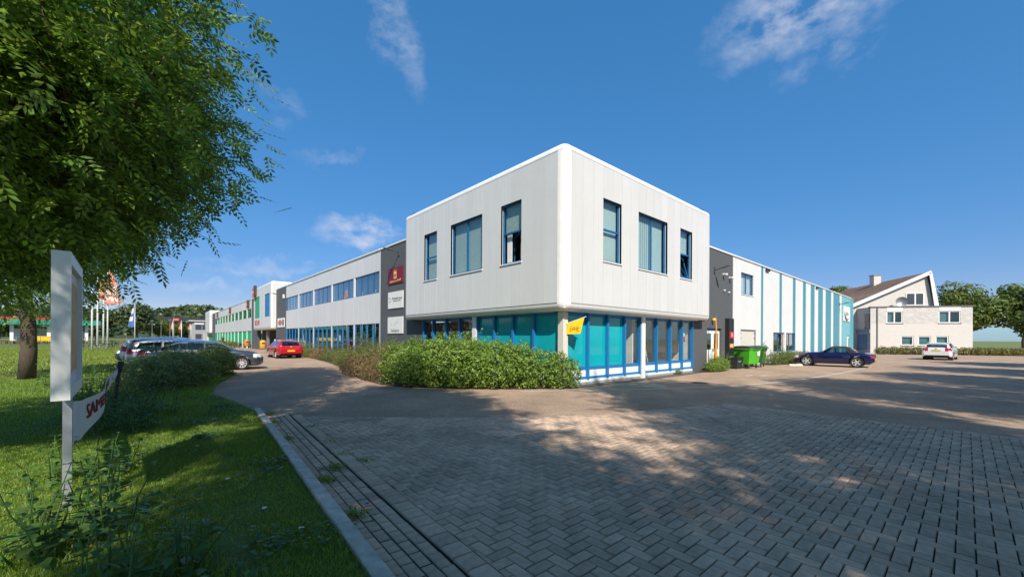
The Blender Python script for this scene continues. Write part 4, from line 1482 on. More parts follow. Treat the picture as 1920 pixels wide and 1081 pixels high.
MB().lathe([(.07, 0), (.05, .05), (0, .07)], (-.2, 41, 1.35), n=8).build('cap', WHITE_PAINT, t)

# bicycles ----------------------------------------------------------
def bicycle(label, loc, rz, lean=0.12, mat=None):
    t = thing('bicycle', label, 'bicycle', loc, rz)
    t.rotation_euler = (lean, 0, rz)
    mat = mat or BLACK
    for x_ in (-.52, .52):
        pts = [(x_ + .34 * math.cos(2 * math.pi * k / 20), 0, .36 + .34 * math.sin(2 * math.pi * k / 20)) for k in range(21)]
        w_ = MB().tube(pts, .02, 6, caps=False).build('wheel', BLACK, t, local=True)
        sp = MB()
        for k in range(8):
            a = math.pi * k / 8
            sp.tube([(x_ - .33 * math.cos(a), 0, .36 - .33 * math.sin(a)), (x_ + .33 * math.cos(a), 0, .36 + .33 * math.sin(a))], .003, 3)
        sp.build('spokes', STEEL, w_, local=True)
        MB().tube([(x_ + .38 * math.cos(a), 0, .36 + .38 * math.sin(a)) for a in np.linspace(.3, 2.7, 8)], .018, 4).build('mudguard', mat, t, local=True)
    fr_ = MB()
    for a, b in (((-.52, 0, .36), (-.08, 0, .34)), ((-.08, 0, .34), (-.22, 0, .85)), ((-.22, 0, .8), (-.52, 0, .36)), ((-.08, 0, .34), (.36, 0, .78)), ((-.2, 0, .74), (.36, 0, .84)), ((.36, 0, .9), (.52, 0, .36))):
        fr_.tube([a, b], .018, 6)
    fr_.build('frame', mat, t, local=True)
    MB().tube([(.36, 0, .88), (.33, 0, 1.05), (.33, .12, 1.08), (.24, .28, 1.05)], .014, 6).tube([(.33, 0, 1.05), (.33, -.12, 1.08), (.24, -.28, 1.05)], .014, 6).build('handlebar', STEEL, t, local=True)
    MB().tube([(-.38, 0, .95), (-.25, 0, .96), (-.08, 0, .94)], [.09, .07, .02], 8).build('saddle', BLACK, t, local=True)
    MB().lathe([(0, -.04), (.09, -.04), (.09, .04), (0, .04)], (-.08, 0, .34), 'y', 12).build('crank', STEEL, t, local=True)
    MB().box(-.75, -.35, -.06, .06, .74, .76).build('carrier', BLACK, t, local=True)
    return t
bicycle('black bicycle parked beside the nearest flagpole', (-15.7, 56.5, .045), R(15))
bicycle('black bicycle leaning between the flagpoles', (-14.9, 60.5, .045), R(-20), -.15)
bicycle('dark bicycle standing right of the flagpoles', (-13.9, 62.0, .045), R(60), .2)
bicycle('black bicycle standing on the forecourt, left one beyond the grey sedan', (-2.55, 57.3, .0), R(-40), .15)
bicycle('black bicycle standing on the forecourt, right one beyond the grey sedan', (-1.7, 55.4, .0), R(-30), .1)

# flags -------------------------------------------------------------
def flag_pole(label, x, y, h_, mat_pole=None):
    t = thing('flagpole', label, 'flagpole', (x, y, 0))
    MB().tube([(x, y, 0.04), (x, y, h_ * .5), (x, y, h_)], [.10, .08, .05], 10).build('mast', mat_pole or WHITE_PAINT, t, True)
    MB().lathe([(0, .10), (.07, .05), (.07, 0), (0, -.02)], (x, y, h_), n=8).build('knob', STEEL, t)
    return t
def hang_flag(label, x, y, ztop, w_, h_, mat, stripes=None, text=None, amp=.18, dirx=1.0):
    t = thing('flag', label, 'flag', (x, y, ztop - h_))
    nu, nv = 14, 12
    def surf(u_, q, off=0):
        spread = w_ * (.28 + .72 * q)          # limp: gathers at the top, opens below
        px = u_ * spread
        return Vector((x + RT[0] * dirx * px + FW[0] * (off + amp * math.sin(u_ * 9 + q * 2) * q), y + RT[1] * dirx * px + FW[1] * (off + amp * math.sin(u_ * 9 + q * 2) * q), ztop - h_ * q - .25 * u_ * (1 - q)))
    vs = [surf(i / nu, j / nv) for i in range(nu + 1) for j in range(nv + 1)]
    fs = [(i * (nv + 1) + j, i * (nv + 1) + j + 1, (i + 1) * (nv + 1) + j + 1, (i + 1) * (nv + 1) + j) for i in range(nu) for j in range(nv)]
    MB().add(vs, fs).build('cloth', mat, t, True)
    if stripes:
        m2, bands = stripes
        for q0, q1 in bands:
            vs = [surf(i / nu, q0 + (q1 - q0) * j / 3, -.03) for i in range(4, nu + 1) for j in range(4)]
            fs = [(i * 4 + j, i * 4 + j + 1, (i + 1) * 4 + j + 1, (i + 1) * 4 + j) for i in range(nu - 4) for j in range(3)]
            MB().add(vs, fs).build('printed_band', m2, t, True)
    return t
FLAG_O = M('flag coral', (.72, .27, .19), rough=.8, var=.15, scale=2)
FLAG_W = M('flag white print', (.70, .60, .55), rough=.8, var=.15, scale=4)
flag_pole('white flagpole nearest the camera on the left lawn', -14.96, 53.3, 9.3)
flag_pole('white flagpole, second from the left', -14.95, 58.6, 9.3)
flag_pole('white flagpole, third from the left', -14.9, 65.0, 9.6)
flag_pole('white flagpole with the large coral flag, rightmost of four', -14.5, 64.7, 10.2)
hang_flag('coral and white flag hanging from the rightmost flagpole', -14.45, 64.6, 10.1, 2.0, 4.3, FLAG_O, (FLAG_W, [(.45, .55), (.62, .72), (.80, .92)]))
hang_flag('coral flag hanging from the third flagpole', -14.85, 64.9, 9.3, 1.7, 3.6, FLAG_O, (FLAG_W, [(.5, .62), (.7, .82)]))
hang_flag('orange and purple flag half hidden in the leaves', -14.9, 58.5, 9.0, .9, 3.2, M('flag amber', (.65, .35, .12), rough=.8, var=.3, scale=1.2), (M('flag purple', (.18, .05, .16), rough=.8), [(.82, .92)]))
flag_pole('white flagpole with the blue and white flag by the big tree', -13.7, 128.2, 9.8)
t = hang_flag('blue and white flag hanging from the far flagpole by the big tree', -13.75, 128.1, 9.2, 1.6, 5.2, M('flag blue', (.06, .16, .40), rough=.8), (FLAG_W, [(0.1, .35), (.5, .72)]), dirx=-1.0)
MB().tube([(-13.7, 128.2, 9.75), (-14.9, 129.3, 9.75)], .03, 6).build('crossbar', WHITE_PAINT, t)
for k, (px_, lab) in enumerate(((-5.9, 'left'), (-3.9, 'middle'), (-1.6, 'right'))):
    y_ = 150 + k * .5
    flag_pole('short white flagpole before the yellow-green trees, %s one of three' % lab, px_, y_, 6.6)
    hang_flag('small red pennant before the yellow-green trees, %s one of three' % lab, px_, y_ - .1, 6.3, .9, 2.4, M('pennant red', (.60, .30, .26), rough=.8), dirx=-1.0)

# notice board and banner by the lawn edge ---------------------------
ALU = M('board aluminium', (.45, .46, .48), rough=.4, metal=.5, var=.1)
t = thing('notice_board', 'white framed notice board on a grey post at the left edge of the lawn', 'sign', (-10.42, -3.1, 0))
pA = Vector((-10.54, -2.47, 0)); bd = Vector((.039, -.999, 0)); pB = pA + bd * 1.25
def slab(p, q, w_, z0, z1):
    d = (q - p).normalized(); n = Vector((-d.y, d.x, 0)) * w_ * .5
    return MB().prism([(p + n).to_tuple()[:2], (p - n).to_tuple()[:2], (q - n).to_tuple()[:2], (q + n).to_tuple()[:2]], z0, z1)
slab(pA + bd * .64, pA + bd * .71, .06, 0.03, 1.12).build('post', ALU, t)
slab(pA + bd * .06, pB - bd * .06, .035, 1.22, 2.25).build('board', M('board print', (.66, .64, .60), rough=.6, var=.04), t)
slab(pA, pB, .11, 1.12, 1.22).build('frame', WHITE_PAINT, t)
slab(pA, pB, .11, 2.25, 2.35).build('frame', WHITE_PAINT, t)
slab(pA, pA + bd * .06, .11, 1.22, 2.25).build('frame', WHITE_PAINT, t)
slab(pB - bd * .06, pB, .11, 1.22, 2.25).build('frame', WHITE_PAINT, t)
slab(pA + bd * .12, pB - bd * .12, .042, 1.32, 2.15).build('poster', M('poster ochre', (.60, .34, .12), rough=.6, var=.3, scale=3), t)

t = thing('cloth_banner', 'white cloth banner with red capitals sagging to a black post in the weeds', 'banner', (-10.55, 0.2, 0))
bA, bB = Vector((-10.62, -2.35, .96)), Vector((-10.50, 2.60, 1.02))
nu, nv = 24, 5
def bsurf(u_, q, off=0.0):
    p = bA.lerp(bB, u_)
    sag = -.20 * math.sin(math.pi * u_) 
    hgt = .46 * (1 - .75 * max(0, (u_ - .35) / .65))
    return Vector((p.x + off + .03 * math.sin(u_ * 14), p.y, p.z + sag - hgt * q))
vs = [bsurf(i / nu, j / nv) for i in range(nu + 1) for j in range(nv + 1)]
fs = [(i * (nv + 1) + j, i * (nv + 1) + j + 1, (i + 1) * (nv + 1) + j + 1, (i + 1) * (nv + 1) + j) for i in range(nu) for j in range(nv)]
MB().add(vs, fs).build('cloth', M('banner cloth', (.66, .64, .60), rough=.8, var=.08), t, True)
lt = text_mesh('lettering', 'SAMEN UIT', 1.0, M('banner red', (.28, .015, .02), rough=.7), t, (0, 0, 0), (1, 0, 0), (0, 1, 0), align='LEFT', thick=.002)
xs_ = [v.co.x for v in lt.data.vertices]; wmax = max(xs_)
for v in lt.data.vertices:
    u_ = .33 + .50 * v.co.x / wmax
    q = .42 - v.co.y * .62
    p = bsurf(u_, q, .012 - v.co.z * 2)
    v.co = p
t = thing('banner_post', 'black slanting post that holds the end of the cloth banner', 'post', (-10.5, 2.7, 0))
MB().tube([(-10.55, 2.5, .0), (-10.46, 2.72, .95)], .035, 8).build('shaft', BLACK, t)
MB().tube([(-10.46, 2.72, .94), (-10.43, 2.80, 1.13)], .05, 8).build('cap', BLACK, t)
# ================================================================== vegetation
BARK = M('bark', (.10, .075, .05), rough=.95, var=.35, scale=9, bump=.9, bscale=25, stretch=(3, 3, .6))
LF_ASH = leaf_mat('ash leaf', (.155, .275, .040), .55, .45)
LF_MID = leaf_mat('mid leaf', (.110, .165, .030), .35, .30)
LF_LAUREL = leaf_mat('laurel leaf', (.165, .270, .040), .38, .28)
LF_DARK = leaf_mat('dark shrub leaf', (.165, .225, .066), .40, .30)
LF_OLIVE = leaf_mat('olive shrub leaf', (.180, .180, .045), .40, .28)
LF_DRY = leaf_mat('dry shrub leaf', (.210, .150, .058), .35, .25)
LF_YEL = leaf_mat('yellow green leaf', (.150, .190, .022), .30, .35)
LF_FAR = leaf_mat('far tree leaf', (.058, .090, .026), .35, .2)
LF_NETTLE = leaf_mat('nettle leaf', (.085, .175, .042), .35, .3)
GRASS = leaf_mat('grass blade', (.185, .300, .036), .40, .4)
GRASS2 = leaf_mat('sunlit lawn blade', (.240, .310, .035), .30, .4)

def branch(mb, p, q, r0, r1, bow=0.15, n=5, sides=6):
    p, q = Vector(p), Vector(q)
    L_ = (q - p).length
    off = Vector((rnd.uniform(-1, 1), rnd.uniform(-1, 1), rnd.uniform(.2, 1))) * bow * L_
    pts = []
    for i in range(n + 1):
        t = i / n
        pts.append(p.lerp(q, t) + off * (4 * t * (1 - t)) * .5 + Vector((rnd.gauss(0, 1), rnd.gauss(0, 1), rnd.gauss(0, 1))) * .012 * L_ * (1 if 0 < i < n else 0))
    mb.tube(pts, [r0 + (r1 - r0) * i / n for i in range(n + 1)], sides)
    return pts

def ash_tree_mesh(h_trunk, H, rad, n_limbs, n_clumps, leaves_per, z_c, c_up, c_dn, leaf=.095, seed=1, shape=None):
    """returns (wood MB, leaf mesh): compound leaves spread on twigs through the crown"""
    g = np.random.default_rng(seed)
    wood = MB()
    top = Vector((rnd.uniform(-.3, .3), rnd.uniform(-.3, .3), H * .8))
    trunk = branch(wood, (0, 0, -.1), top, .24, .05, .04, 8, 10)
    clumps = []
    while len(clumps) < n_clumps:
        d = g.normal(size=3); d /= np.linalg.norm(d)
        r = g.uniform(.35, 1.0) ** .55
        c = np.array([d[0] * rad * r, d[1] * rad * r, z_c + d[2] * (c_up if d[2] > 0 else c_dn) * r])
        if c[2] < h_trunk:
            continue
        if shape is not None and not shape(c):
            continue
        clumps.append(c)
    clumps = np.array(clumps)
    limbs = []
    for k in range(n_limbs):
        a = 2 * math.pi * (k + rnd.uniform(0, .6)) / n_limbs
        i = rnd.randint(2, len(trunk) - 2)
        s_ = trunk[i]
        e = Vector((math.cos(a) * rad * .62, math.sin(a) * rad * .62, min(s_.z + rnd.uniform(.2, 2.2), z_c + c_up * .8)))
        limbs += branch(wood, s_, e, .10, .03, .12, 6, 7)
    nodes = np.array([tuple(p) for p in limbs] + [tuple(p) for p in trunk[3:]])
    cen, nrm, along, size = [], [], [], []
    for c in clumps:
        j = np.argmin(np.sum((nodes - c) ** 2, axis=1))
        tw = branch(wood, nodes[j], c, .030, .010, .10, 4, 4)
        out_dir = c - np.array([0, 0, z_c]); out_dir /= np.linalg.norm(out_dir) + 1e-6
        for q in range(leaves_per):
            base = c + g.normal(size=3) * np.array([.42, .42, .30])
            d = out_dir * .6 + g.normal(size=3) * .6 + np.array([0, 0, -.35])
            d /= np.linalg.norm(d)
            up_ = np.array([0, 0, 1.0]) + g.normal(size=3) * .45
            side = np.cross(d, up_); side /= np.linalg.norm(side) + 1e-6
            nn = np.cross(side, d)
            L_ = leaf * g.uniform(2.2, 3.2)
            for m in range(4):
                t = (m + .6) / 4.4
                for s_ in (-1, 1):
                    al = d * .55 + side * s_ * .83
                    cen.append(base + d * L_ * t + al * leaf * .5)
                    along.append(al); nrm.append(nn + side * s_ * .15); size.append(leaf * g.uniform(.8, 1.1))
            cen.append(base + d * (L_ + leaf * .4)); along.append(d); nrm.append(nn); size.append(leaf)
    v, f = leaves_np(np.array(cen), np.array(nrm), np.array(size), .43, .06, np.array(along))
    return wood, np_mesh('crown', v, f, 3)

def put_tree(label, loc, wood_me, leaf_me, rz=0.0, s=1.0, lm=None, group=None, name='ash_tree'):
    t = thing(name, label, 'tree', loc, rz, group)
    t.scale = (s, s, s)
    for nm, me, m in (('trunk', wood_me, BARK), ('crown', leaf_me, lm or LF_ASH)):
        o = bpy.data.objects.new(nm, me)
        COL.objects.link(o)
        if not me.materials:
            me.materials.append(m)
        o.parent = t
    return t

# the big ash whose crown fills the upper left
w1_, l1_ = ash_tree_mesh(2.3, 17.0, 3.35, 16, 820, 34, 5.6, 10.5, 3.2, leaf=.108, seed=3, shape=lambda c: .86 * c[0] - .51 * c[1] > -1.0 or rnd.random() < .22)
put_tree('broad leafy ash tree whose crown hangs into the upper left', (-12.5, 0.05, 0), w1_.mesh('trunk', True), l1_, 0.0)
w2_, l2_ = ash_tree_mesh(2.4, 12, 3.6, 10, 300, 16, 6.5, 6.0, 3.9, leaf=.15, seed=5)
me_w2, me_l2 = w2_.mesh('trunk', True), l2_
w4_, l4_ = ash_tree_mesh(5.9, 13.5, 3.2, 10, 360, 17, 9.3, 4.5, 3.3, leaf=.17, seed=9)
me_w4, me_l4 = w4_.mesh('trunk', True), l4_
w5_, l5_ = ash_tree_mesh(6.0, 16.5, 2.3, 10, 300, 17, 11.2, 6.4, 5.0, leaf=.17, seed=12)
put_tree('slim tall ash tree behind the viewer, shading the road before the laurel hedge', (-13.2, -13.0, 0), (me_w5 := w5_.mesh('trunk', True)), l5_, R(10))
put_tree('slim ash tree just left of the viewer, shading the middle of the road', (-11.1, -8.5, 0), me_w5, l5_, R(130), .8)
put_tree('paler leafy tree beyond the big ash at the left edge of the lawn', (-13.5, 14.6, 0), me_w2, me_l2, R(60))
for k, (x_, y_, s_, lab) in enumerate((
        (-13.0, -16.8, .9, 'tall ash tree behind the viewer, shading the gutter and kerb'),
        (-6.9, -17.1, 1.0, 'tall ash tree behind the viewer, shading the lower right paving'),
        (-3.3, -13.4, 1.0, 'tall ash tree behind the viewer, shading the far corner of the paving'),
        (2.9, -17.1, 1.0, 'tall ash tree behind the viewer, shading the asphalt right of the paving'),
        (9.9, -19.1, 1.0, 'tall ash tree at the right-hand yard edge, shading the asphalt by the white line'),
        (18, -20.6, 1.05, 'tall ash tree farther right at the yard edge, opposite the roadster'),
        (28, -21.6, 1.05, 'tall ash tree far right at the yard edge, opposite the white estate'))):
    put_tree(lab, (x_, y_, 0), me_w4, me_l4, R(47 * k), s_)

# generic shrubs -----------------------------------------------------
def shrub(name, label, loc, blobs, n, leaf, mat, cat='shrub', width=.55, stems=14, stem_h=.6, group=None, shell=.55, droop=0.0, spikes=0):
    """blobs: list of (dx,dy,dz,rx,ry,rz); leaves spread through their outer volume"""
    t = thing(name, label, cat, loc, 0, group)
    vol = np.array([b[3] * b[4] * b[5] for b in blobs]) ** (2 / 3)
    cnt = np.maximum(1, (n * vol / vol.sum()).astype(int))
    C_, N_ = [], []
    for b, c in zip(blobs, cnt):
        d = rand_unit(int(c * 1.7))
        lump = 1 + .16 * np.sin(d[:, 0] * 7 + b[0] * 5) * np.cos(d[:, 1] * 6 + b[1] * 3) + .10 * np.sin(d[:, 2] * 11 + d[:, 0] * 5)
        r = (shell + (1 - shell) * nrg.random(len(d)) ** .6) * lump
        p = np.array(b[:3]) + d * r[:, None] * np.array(b[3:])
        keep = p[:, 2] > .03
        C_.append(p[keep][:c]); N_.append(d[keep][:c])
    C_ = np.concatenate(C_); N_ = np.concatenate(N_)
    nr = N_ * .7 + rand_unit(len(C_)) * .75 + np.array([0, 0, .35])
    al = rand_unit(len(C_)) + np.array([0, 0, .5 - droop])
    if spikes:
        tops = C_[np.argsort(-C_[:, 2])[:max(60, len(C_) // 6)]]
        sp = tops[nrg.integers(0, len(tops), spikes)]
        k = 9
        q = np.repeat(sp, k, 0) + np.tile(np.linspace(.03, .30, k)[:, None] * np.array([0, 0, 1.0]), (spikes, 1)) + nrg.normal(size=(spikes * k, 3)) * .03
        C_ = np.concatenate([C_, q]); nr = np.concatenate([nr, rand_unit(len(q))]); al = np.concatenate([al, rand_unit(len(q)) + np.array([0, 0, .8])])
    v, f = leaves_np(C_, nr, leaf * nrg.uniform(.65, 1.25, len(C_)), width, .12, al)
    o = link('foliage', np_mesh('foliage', v, f, 3), mat, t, local=True)
    sm = MB()
    for k in range(stems):
        b = blobs[k % len(blobs)]
        x_, y_ = b[0] + rnd.uniform(-.5, .5) * b[3], b[1] + rnd.uniform(-.5, .5) * b[4]
        branch(sm, (x_ * .95 + b[0] * .05, y_ * .95 + b[1] * .05, .02), (x_ + rnd.uniform(-.2, .2), y_ + rnd.uniform(-.2, .2), max(.1, b[2] + b[5] * stem_h)), .018, .006, .08, 3, 5)
    sm.build('stems', BARK, t, local=True)['kind'] = 'stuff'
    o['kind'] = 'stuff'
    return t

# laurel hedge at the building corner: follows the curved bed
hb = []
for x_, y_, w_, h_ in ((-.15, .95, .75, 1.30), (-.8, 1.35, .85, 1.48), (-1.5, 1.95, .95, 1.52), (-2.1, 2.6, .95, 1.55), (-2.6, 3.25, .95, 1.52), (-3.0, 4.0, .95, 1.50), (-3.15, 4.8, .95, 1.45),
                       (-1.0, 2.6, 1.1, 1.55), (-1.6, 3.6, 1.2, 1.58), (-2.1, 4.8, 1.2, 1.55), (-1.0, 4.4, 1.3, 1.5), (-.2, 2.2, .6, 1.4), (.15, .35, .50, 1.2), (.5, .12, .36, 1.0)):
    hb.append((x_, y_, h_ * .46, w_, w_, h_ * .56))
shrub('laurel_hedge', 'large glossy laurel hedge wrapping the building corner', (0, 0, .02), hb, 46000, .09, LF_LAUREL, 'hedge', stems=40, shell=.72, spikes=70, droop=.35)
hb = [(-3.3, 6.0, .45, .75, .8, .62), (-3.05, 7.1, .5, .85, .8, .66), (-3.3, 6.6, .3, .8, .8, .45)]
shrub('bronze_shrub', 'low bronze tinted shrub at the left end of the laurel hedge', (0, 0, .02), hb, 6500, .05, LF_DRY, stems=24, shell=.6, spikes=30)
shrub('olive_shrub', 'loose olive green shrub below the grey pier', (0, 0, .02), [(-2.5, 8.4, .5, .95, 1.0, .75), (-2.0, 9.6, .55, 1.0, 1.0, .8), (-1.1, 8.6, .6, 1.1, 1.2, .85)], 8000, .06, LF_OLIVE, stems=26, shell=.6, spikes=50)
shrub('olive_shrub', 'mixed green shrub under the company signs', (0, 0, .02), [(-1.6, 11.2, .5, 1.0, 1.1, .75), (-1.2, 12.8, .5, 1.0, 1.1, .7), (-.5, 11.5, .6, .8, 1.2, .8)], 7000, .07, LF_MID, stems=24, shell=.6, spikes=60)
shrub('tall_weed', 'tall thin weeds before the first blue shop bay', (0, 0, .02), [(-.2, 16.2, 1.0, .28, .4, 1.05), (-.1, 17.6, .9, .3, .5, .9), (-.3, 18.8, .8, .3, .4, .8)], 1500, .07, LF_MID, 'plant', stems=14, shell=.2, spikes=25)
k = 0
for y_, lab, m_ in ((14.8, 'low shrub at the foot of the nearest blue bay', LF_MID), (17.6, 'low yellowish shrub before the first blue shop bay', LF_OLIVE), (20.6, 'low shrub before the second blue shop bay', LF_MID),
                    (23.6, 'low reddish tipped shrub before the third blue shop bay', LF_DRY), (26.8, 'low shrub right of the red hatchback', LF_OLIVE), (30.0, 'low shrub beyond the red hatchback', LF_MID), (33.4, 'farthest low shrub along the blue wing', LF_OLIVE)):
    shrub('low_shrub', lab, (0, y_, .02), [(-.9 + .045 * (y_ - 14), -.8, .35, .75, 1.0, .5), (-.45 + .03 * (y_ - 14), .4, .4, .8, 1.1, .55), (-1.0 + .05 * (y_ - 14), 1.0, .3, .6, .9, .45)], 2600, .075, m_, group='low shrubs along the blue wing', stems=10, spikes=16)
for x_, y_, lab, m_ in ((-3.55, 8.6, 'bronze leaved low shrub at the road edge below the signs', LF_DRY), (-3.0, 10.6, 'olive low shrub at the road edge below the signs', LF_OLIVE), (-2.35, 12.7, 'green low shrub at the road edge before the grey pier', LF_MID), (-1.75, 15.2, 'yellowish low shrub at the road edge before the blue wing', LF_OLIVE)):
    shrub('low_shrub', lab, (x_, y_, .02), [(0, -.5, .32, .65, .8, .42), (.25, .5, .36, .7, .9, .48)], 3600, .06, m_, stems=10, spikes=16)
# flower bed before the green wing
shrub('flower_bed', 'bed of yellow flowers before the green wing', (-.3, 70, .0), [(-.4, -4, .4, .8, 2.4, .55), (-.5, 0, .45, .9, 2.6, .6), (-.3, 5, .4, .9, 3.0, .5)], 2600, .13, LF_YEL, 'plant', stems=10)
shrub('low_shrub', 'low green planting before the far part of the green wing', (-.3, 92, .0), [(0, -12, .4, .9, 5, .5), (0, 0, .4, .9, 7, .55), (0, 9, .4, .9, 4, .5)], 3000, .16, LF_MID)
# shrubs on the yard side
shrub('round_shrub', 'round spreading shrub beside the white double door', (11.9, -.1, .02), [(-.35, .0, .24, .85, .40, .38), (.5, .05, .28, .9, .42, .42), (0, .1, .34, .6, .4, .40)], 4200, .085, LF_LAUREL, stems=16, width=.35, spikes=18)
shrub('small_weed', 'small weed tuft in the gravel under the yard-side window', (8.2, .2, .02), [(0, 0, .10, .22, .15, .16)], 220, .06, LF_YEL, 'plant', stems=4)
shrub('low_shrub', 'low spreading shrub between the containers and the roadster', (21.6, -.25, .02), [(-1.0, .1, .3, .9, .5, .48), (.3, .0, .35, 1.0, .6, .55), (1.3, -.1, .35, .9, .6, .52)], 4200, .09, LF_MID, stems=14, width=.35, spikes=20)
shrub('low_shrub', 'low shrub before the hall window behind the roadster', (26.5, -.2, .02), [(-1.5, 0, .3, 1.5, .6, .5), (1.2, 0, .3, 1.6, .6, .5)], 3000, .10, LF_OLIVE, stems=12)
shrub('tall_weed', 'tall thin weed growing against the hall behind the containers', (20.6, .35, .02), [(0, 0, .8, .16, .12, .75)], 220, .08, LF_MID, 'plant', stems=5, shell=.2)

# bushes at the parking edge on the left
shrub('spirea_bush', 'large dark green bush in front of the grey sedan', (-9.3, 8.4, .04), [(-.55, -1.2, .45, .85, .95, .60), (.05, -.4, .50, .95, 1.0, .66), (.0, .9, .45, .9, 1.1, .62), (-.75, .3, .42, .8, 1.2, .55)], 26000, .07, LF_DARK, stems=40, shell=.6, spikes=40, width=.5)
shrub('spirea_bush', 'second rounded bush with brown tips beside the road edge', (-8.2, 11.6, .04), [(-.2, -.6, .52, .75, .8, .62), (.25, .5, .55, .7, .9, .66), (-.6, .6, .42, .7, .9, .5)], 15000, .075, LF_MID, stems=26, shell=.6, spikes=30, width=.5)
shrub('dead_twigs', 'brown withered patch between the two bushes', (-8.75, 10.2, .04), [(0, 0, .52, .42, .5, .45)], 1800, .05, LF_DRY, 'shrub', stems=24, shell=.3)

def nettle(label, loc, n_st, hgt, spread, leaf=.16, mat=None):
    t = thing('nettle_clump', label, 'plant', loc)
    sm = MB()
    C_, A_, S_, N_ = [], [], [], []
    for k in range(n_st):
        a = rnd.uniform(0, 2 * math.pi); r = spread * math.sqrt(rnd.random())
        b = Vector((r * math.cos(a), r * math.sin(a), 0))
        h_ = hgt * rnd.uniform(.55, 1.1)
        tip = b + Vector((rnd.gauss(0, .10), rnd.gauss(0, .10), h_))
        pts = branch(sm, b, tip, .008, .003, .05, 4, 4)
        nn_ = int(h_ / .075)
        for i in range(1, nn_ + 1):
            q = i / nn_
            p = b.lerp(tip, q)
            for s_ in (0, math.pi):
                aa = i * math.pi / 2 + s_ + rnd.uniform(-.4, .4)
                d = Vector((math.cos(aa), math.sin(aa), rnd.uniform(-.45, .25)))
                L_ = leaf * (1.15 - .65 * q) * rnd.uniform(.75, 1.2)
                C_.append(p + d * L_ * .55); A_.append(d); S_.append(L_)
                N_.append(Vector((rnd.gauss(0, .25), rnd.gauss(0, .25), 1)))
    v, f = leaves_np(np.array(C_), np.array(N_), np.array(S_), .5, .07, np.array(A_))
    link('leaves', np_mesh('leaves', v, f, 3), mat or LF_NETTLE, t, local=True)
    sm.build('stems', LF_NETTLE, t, local=True)['kind'] = 'stuff'
    return t
nettle('nettle clump with big leaves at the lower left corner of the lawn', (-10.0, -5.1, .04), 22, .48, .36, .14)
nettle('nettle clump at the foot of the notice board', (-10.35, -4.1, .04), 24, .6, .36, .15)
nettle('nettle clump left of the path of bare soil', (-10.5, -2.0, .04), 20, .5, .4, .14)
nettle('nettles growing in front of the cloth banner', (-10.35, .9, .04), 40, .62, .55, .13)
nettle('nettles at the far end of the cloth banner', (-10.25, 2.6, .04), 46, .75, .7, .13)
nettle('dark weeds beyond the black banner post', (-10.9, 5.8, .04), 40, .6, .7, .12)
nettle('nettles behind the banner', (-11.6, 9.6, .04), 46, .8, 1.2, .14)

# grass ---------------------------------------------------------------
def inside(poly, x, y):
    n = len(poly)
    res = np.zeros(len(x), bool)
    j = n - 1
    for i in range(n):
        xi, yi = poly[i]; xj, yj = poly[j]
        c = ((yi > y) != (yj > y)) & (x < (xj - xi) * (y - yi) / (yj - yi + 1e-12) + xi)
        res ^= c
        j = i
    return res
def grass(name, label, n, area, hmin, hmax, wid, mat, near=0.0, far=1e9, patch=True, poly=None, zb=.045):
    x = nrg.uniform(area[0], area[1], n); y = nrg.uniform(area[2], area[3], n)
    k = inside(poly or lawn_poly, x, y)
    v_ = np.stack([x, y], 1) - CAMXY
    Y = v_ @ FW; X = v_ @ RT
    k &= (Y > near) & (Y < far) & (X > -1.32 * Y - .5)
    if patch:
        # worn patches with bare soil
        b = np.sin(x * 2.3 + 1.7 * np.sin(y * 1.1)) * np.cos(y * 1.9 + np.sin(x * 1.6)) + .55 * np.sin(x * 5.1 + y * 3.7)
        wear = np.exp(-((x - (kx(y) - .75)) / .22) ** 2) * (y < 0)
        k &= nrg.random(n) > np.clip(.55 * (b - .75) + wear * .85 * (np.sin(y * 2.2) > -.5), 0, .95)
    x, y = x[k], y[k]
    m = len(x)
    tone = .75 + .35 * np.sin(x * 1.3 + .7 * y) * np.cos(y * .9 - x * .4)
    h_ = nrg.uniform(hmin, hmax, m) * np.clip(tone, .5, 1.2)
    a = nrg.uniform(0, 2 * math.pi, m)
    lean = nrg.uniform(.1, .75, m) * h_
    base = np.stack([x, y, np.full(m, zb - .01)], 1)
    side = np.stack([np.cos(a), np.sin(a), np.zeros(m)], 1) * (wid * nrg.uniform(.6, 1.3, m))[:, None] * .5
    b2 = a + math.pi / 2 + nrg.normal(0, .5, m)
    ld = np.stack([np.cos(b2), np.sin(b2), np.zeros(m)], 1)
    mid = base + ld * (lean * .35)[:, None] + np.array([0, 0, 1.0]) * (h_ * .62)[:, None]
    tip = base + ld * lean[:, None] + np.array([0, 0, 1.0]) * h_[:, None]
    V = np.empty((m, 5, 3), np.float32)
    V[:, 0] = base - side; V[:, 1] = base + side; V[:, 2] = mid + side * .75; V[:, 3] = mid - side * .75; V[:, 4] = tip
    bb = (np.arange(m) * 5)[:, None]
    F = np.concatenate([bb + np.array([[0, 1, 2]]), bb + np.array([[0, 2, 3]]), bb + np.array([[3, 2, 4]])], 1).ravel()
    o = link(name, np_mesh(name, V.reshape(-1, 3), F, 3), mat)
    tag(o, label, 'grass', kind='stuff')
    return o
grass('grass', 'short green grass of the near lawn', 330000, (-12.5, -8.2, -7.2, 1.0), .03, .085, .006, GRASS, near=1.6, far=10)
grass('grass', 'green grass of the lawn before the bushes', 170000, (-16, -7.2, .5, 15), .04, .10, .011, GRASS, near=1.6)
grass('grass', 'sunlit lawn grass round the flagpoles', 150000, (-40, -7.4, 14, 75), .06, .12, .05, GRASS2, patch=False)
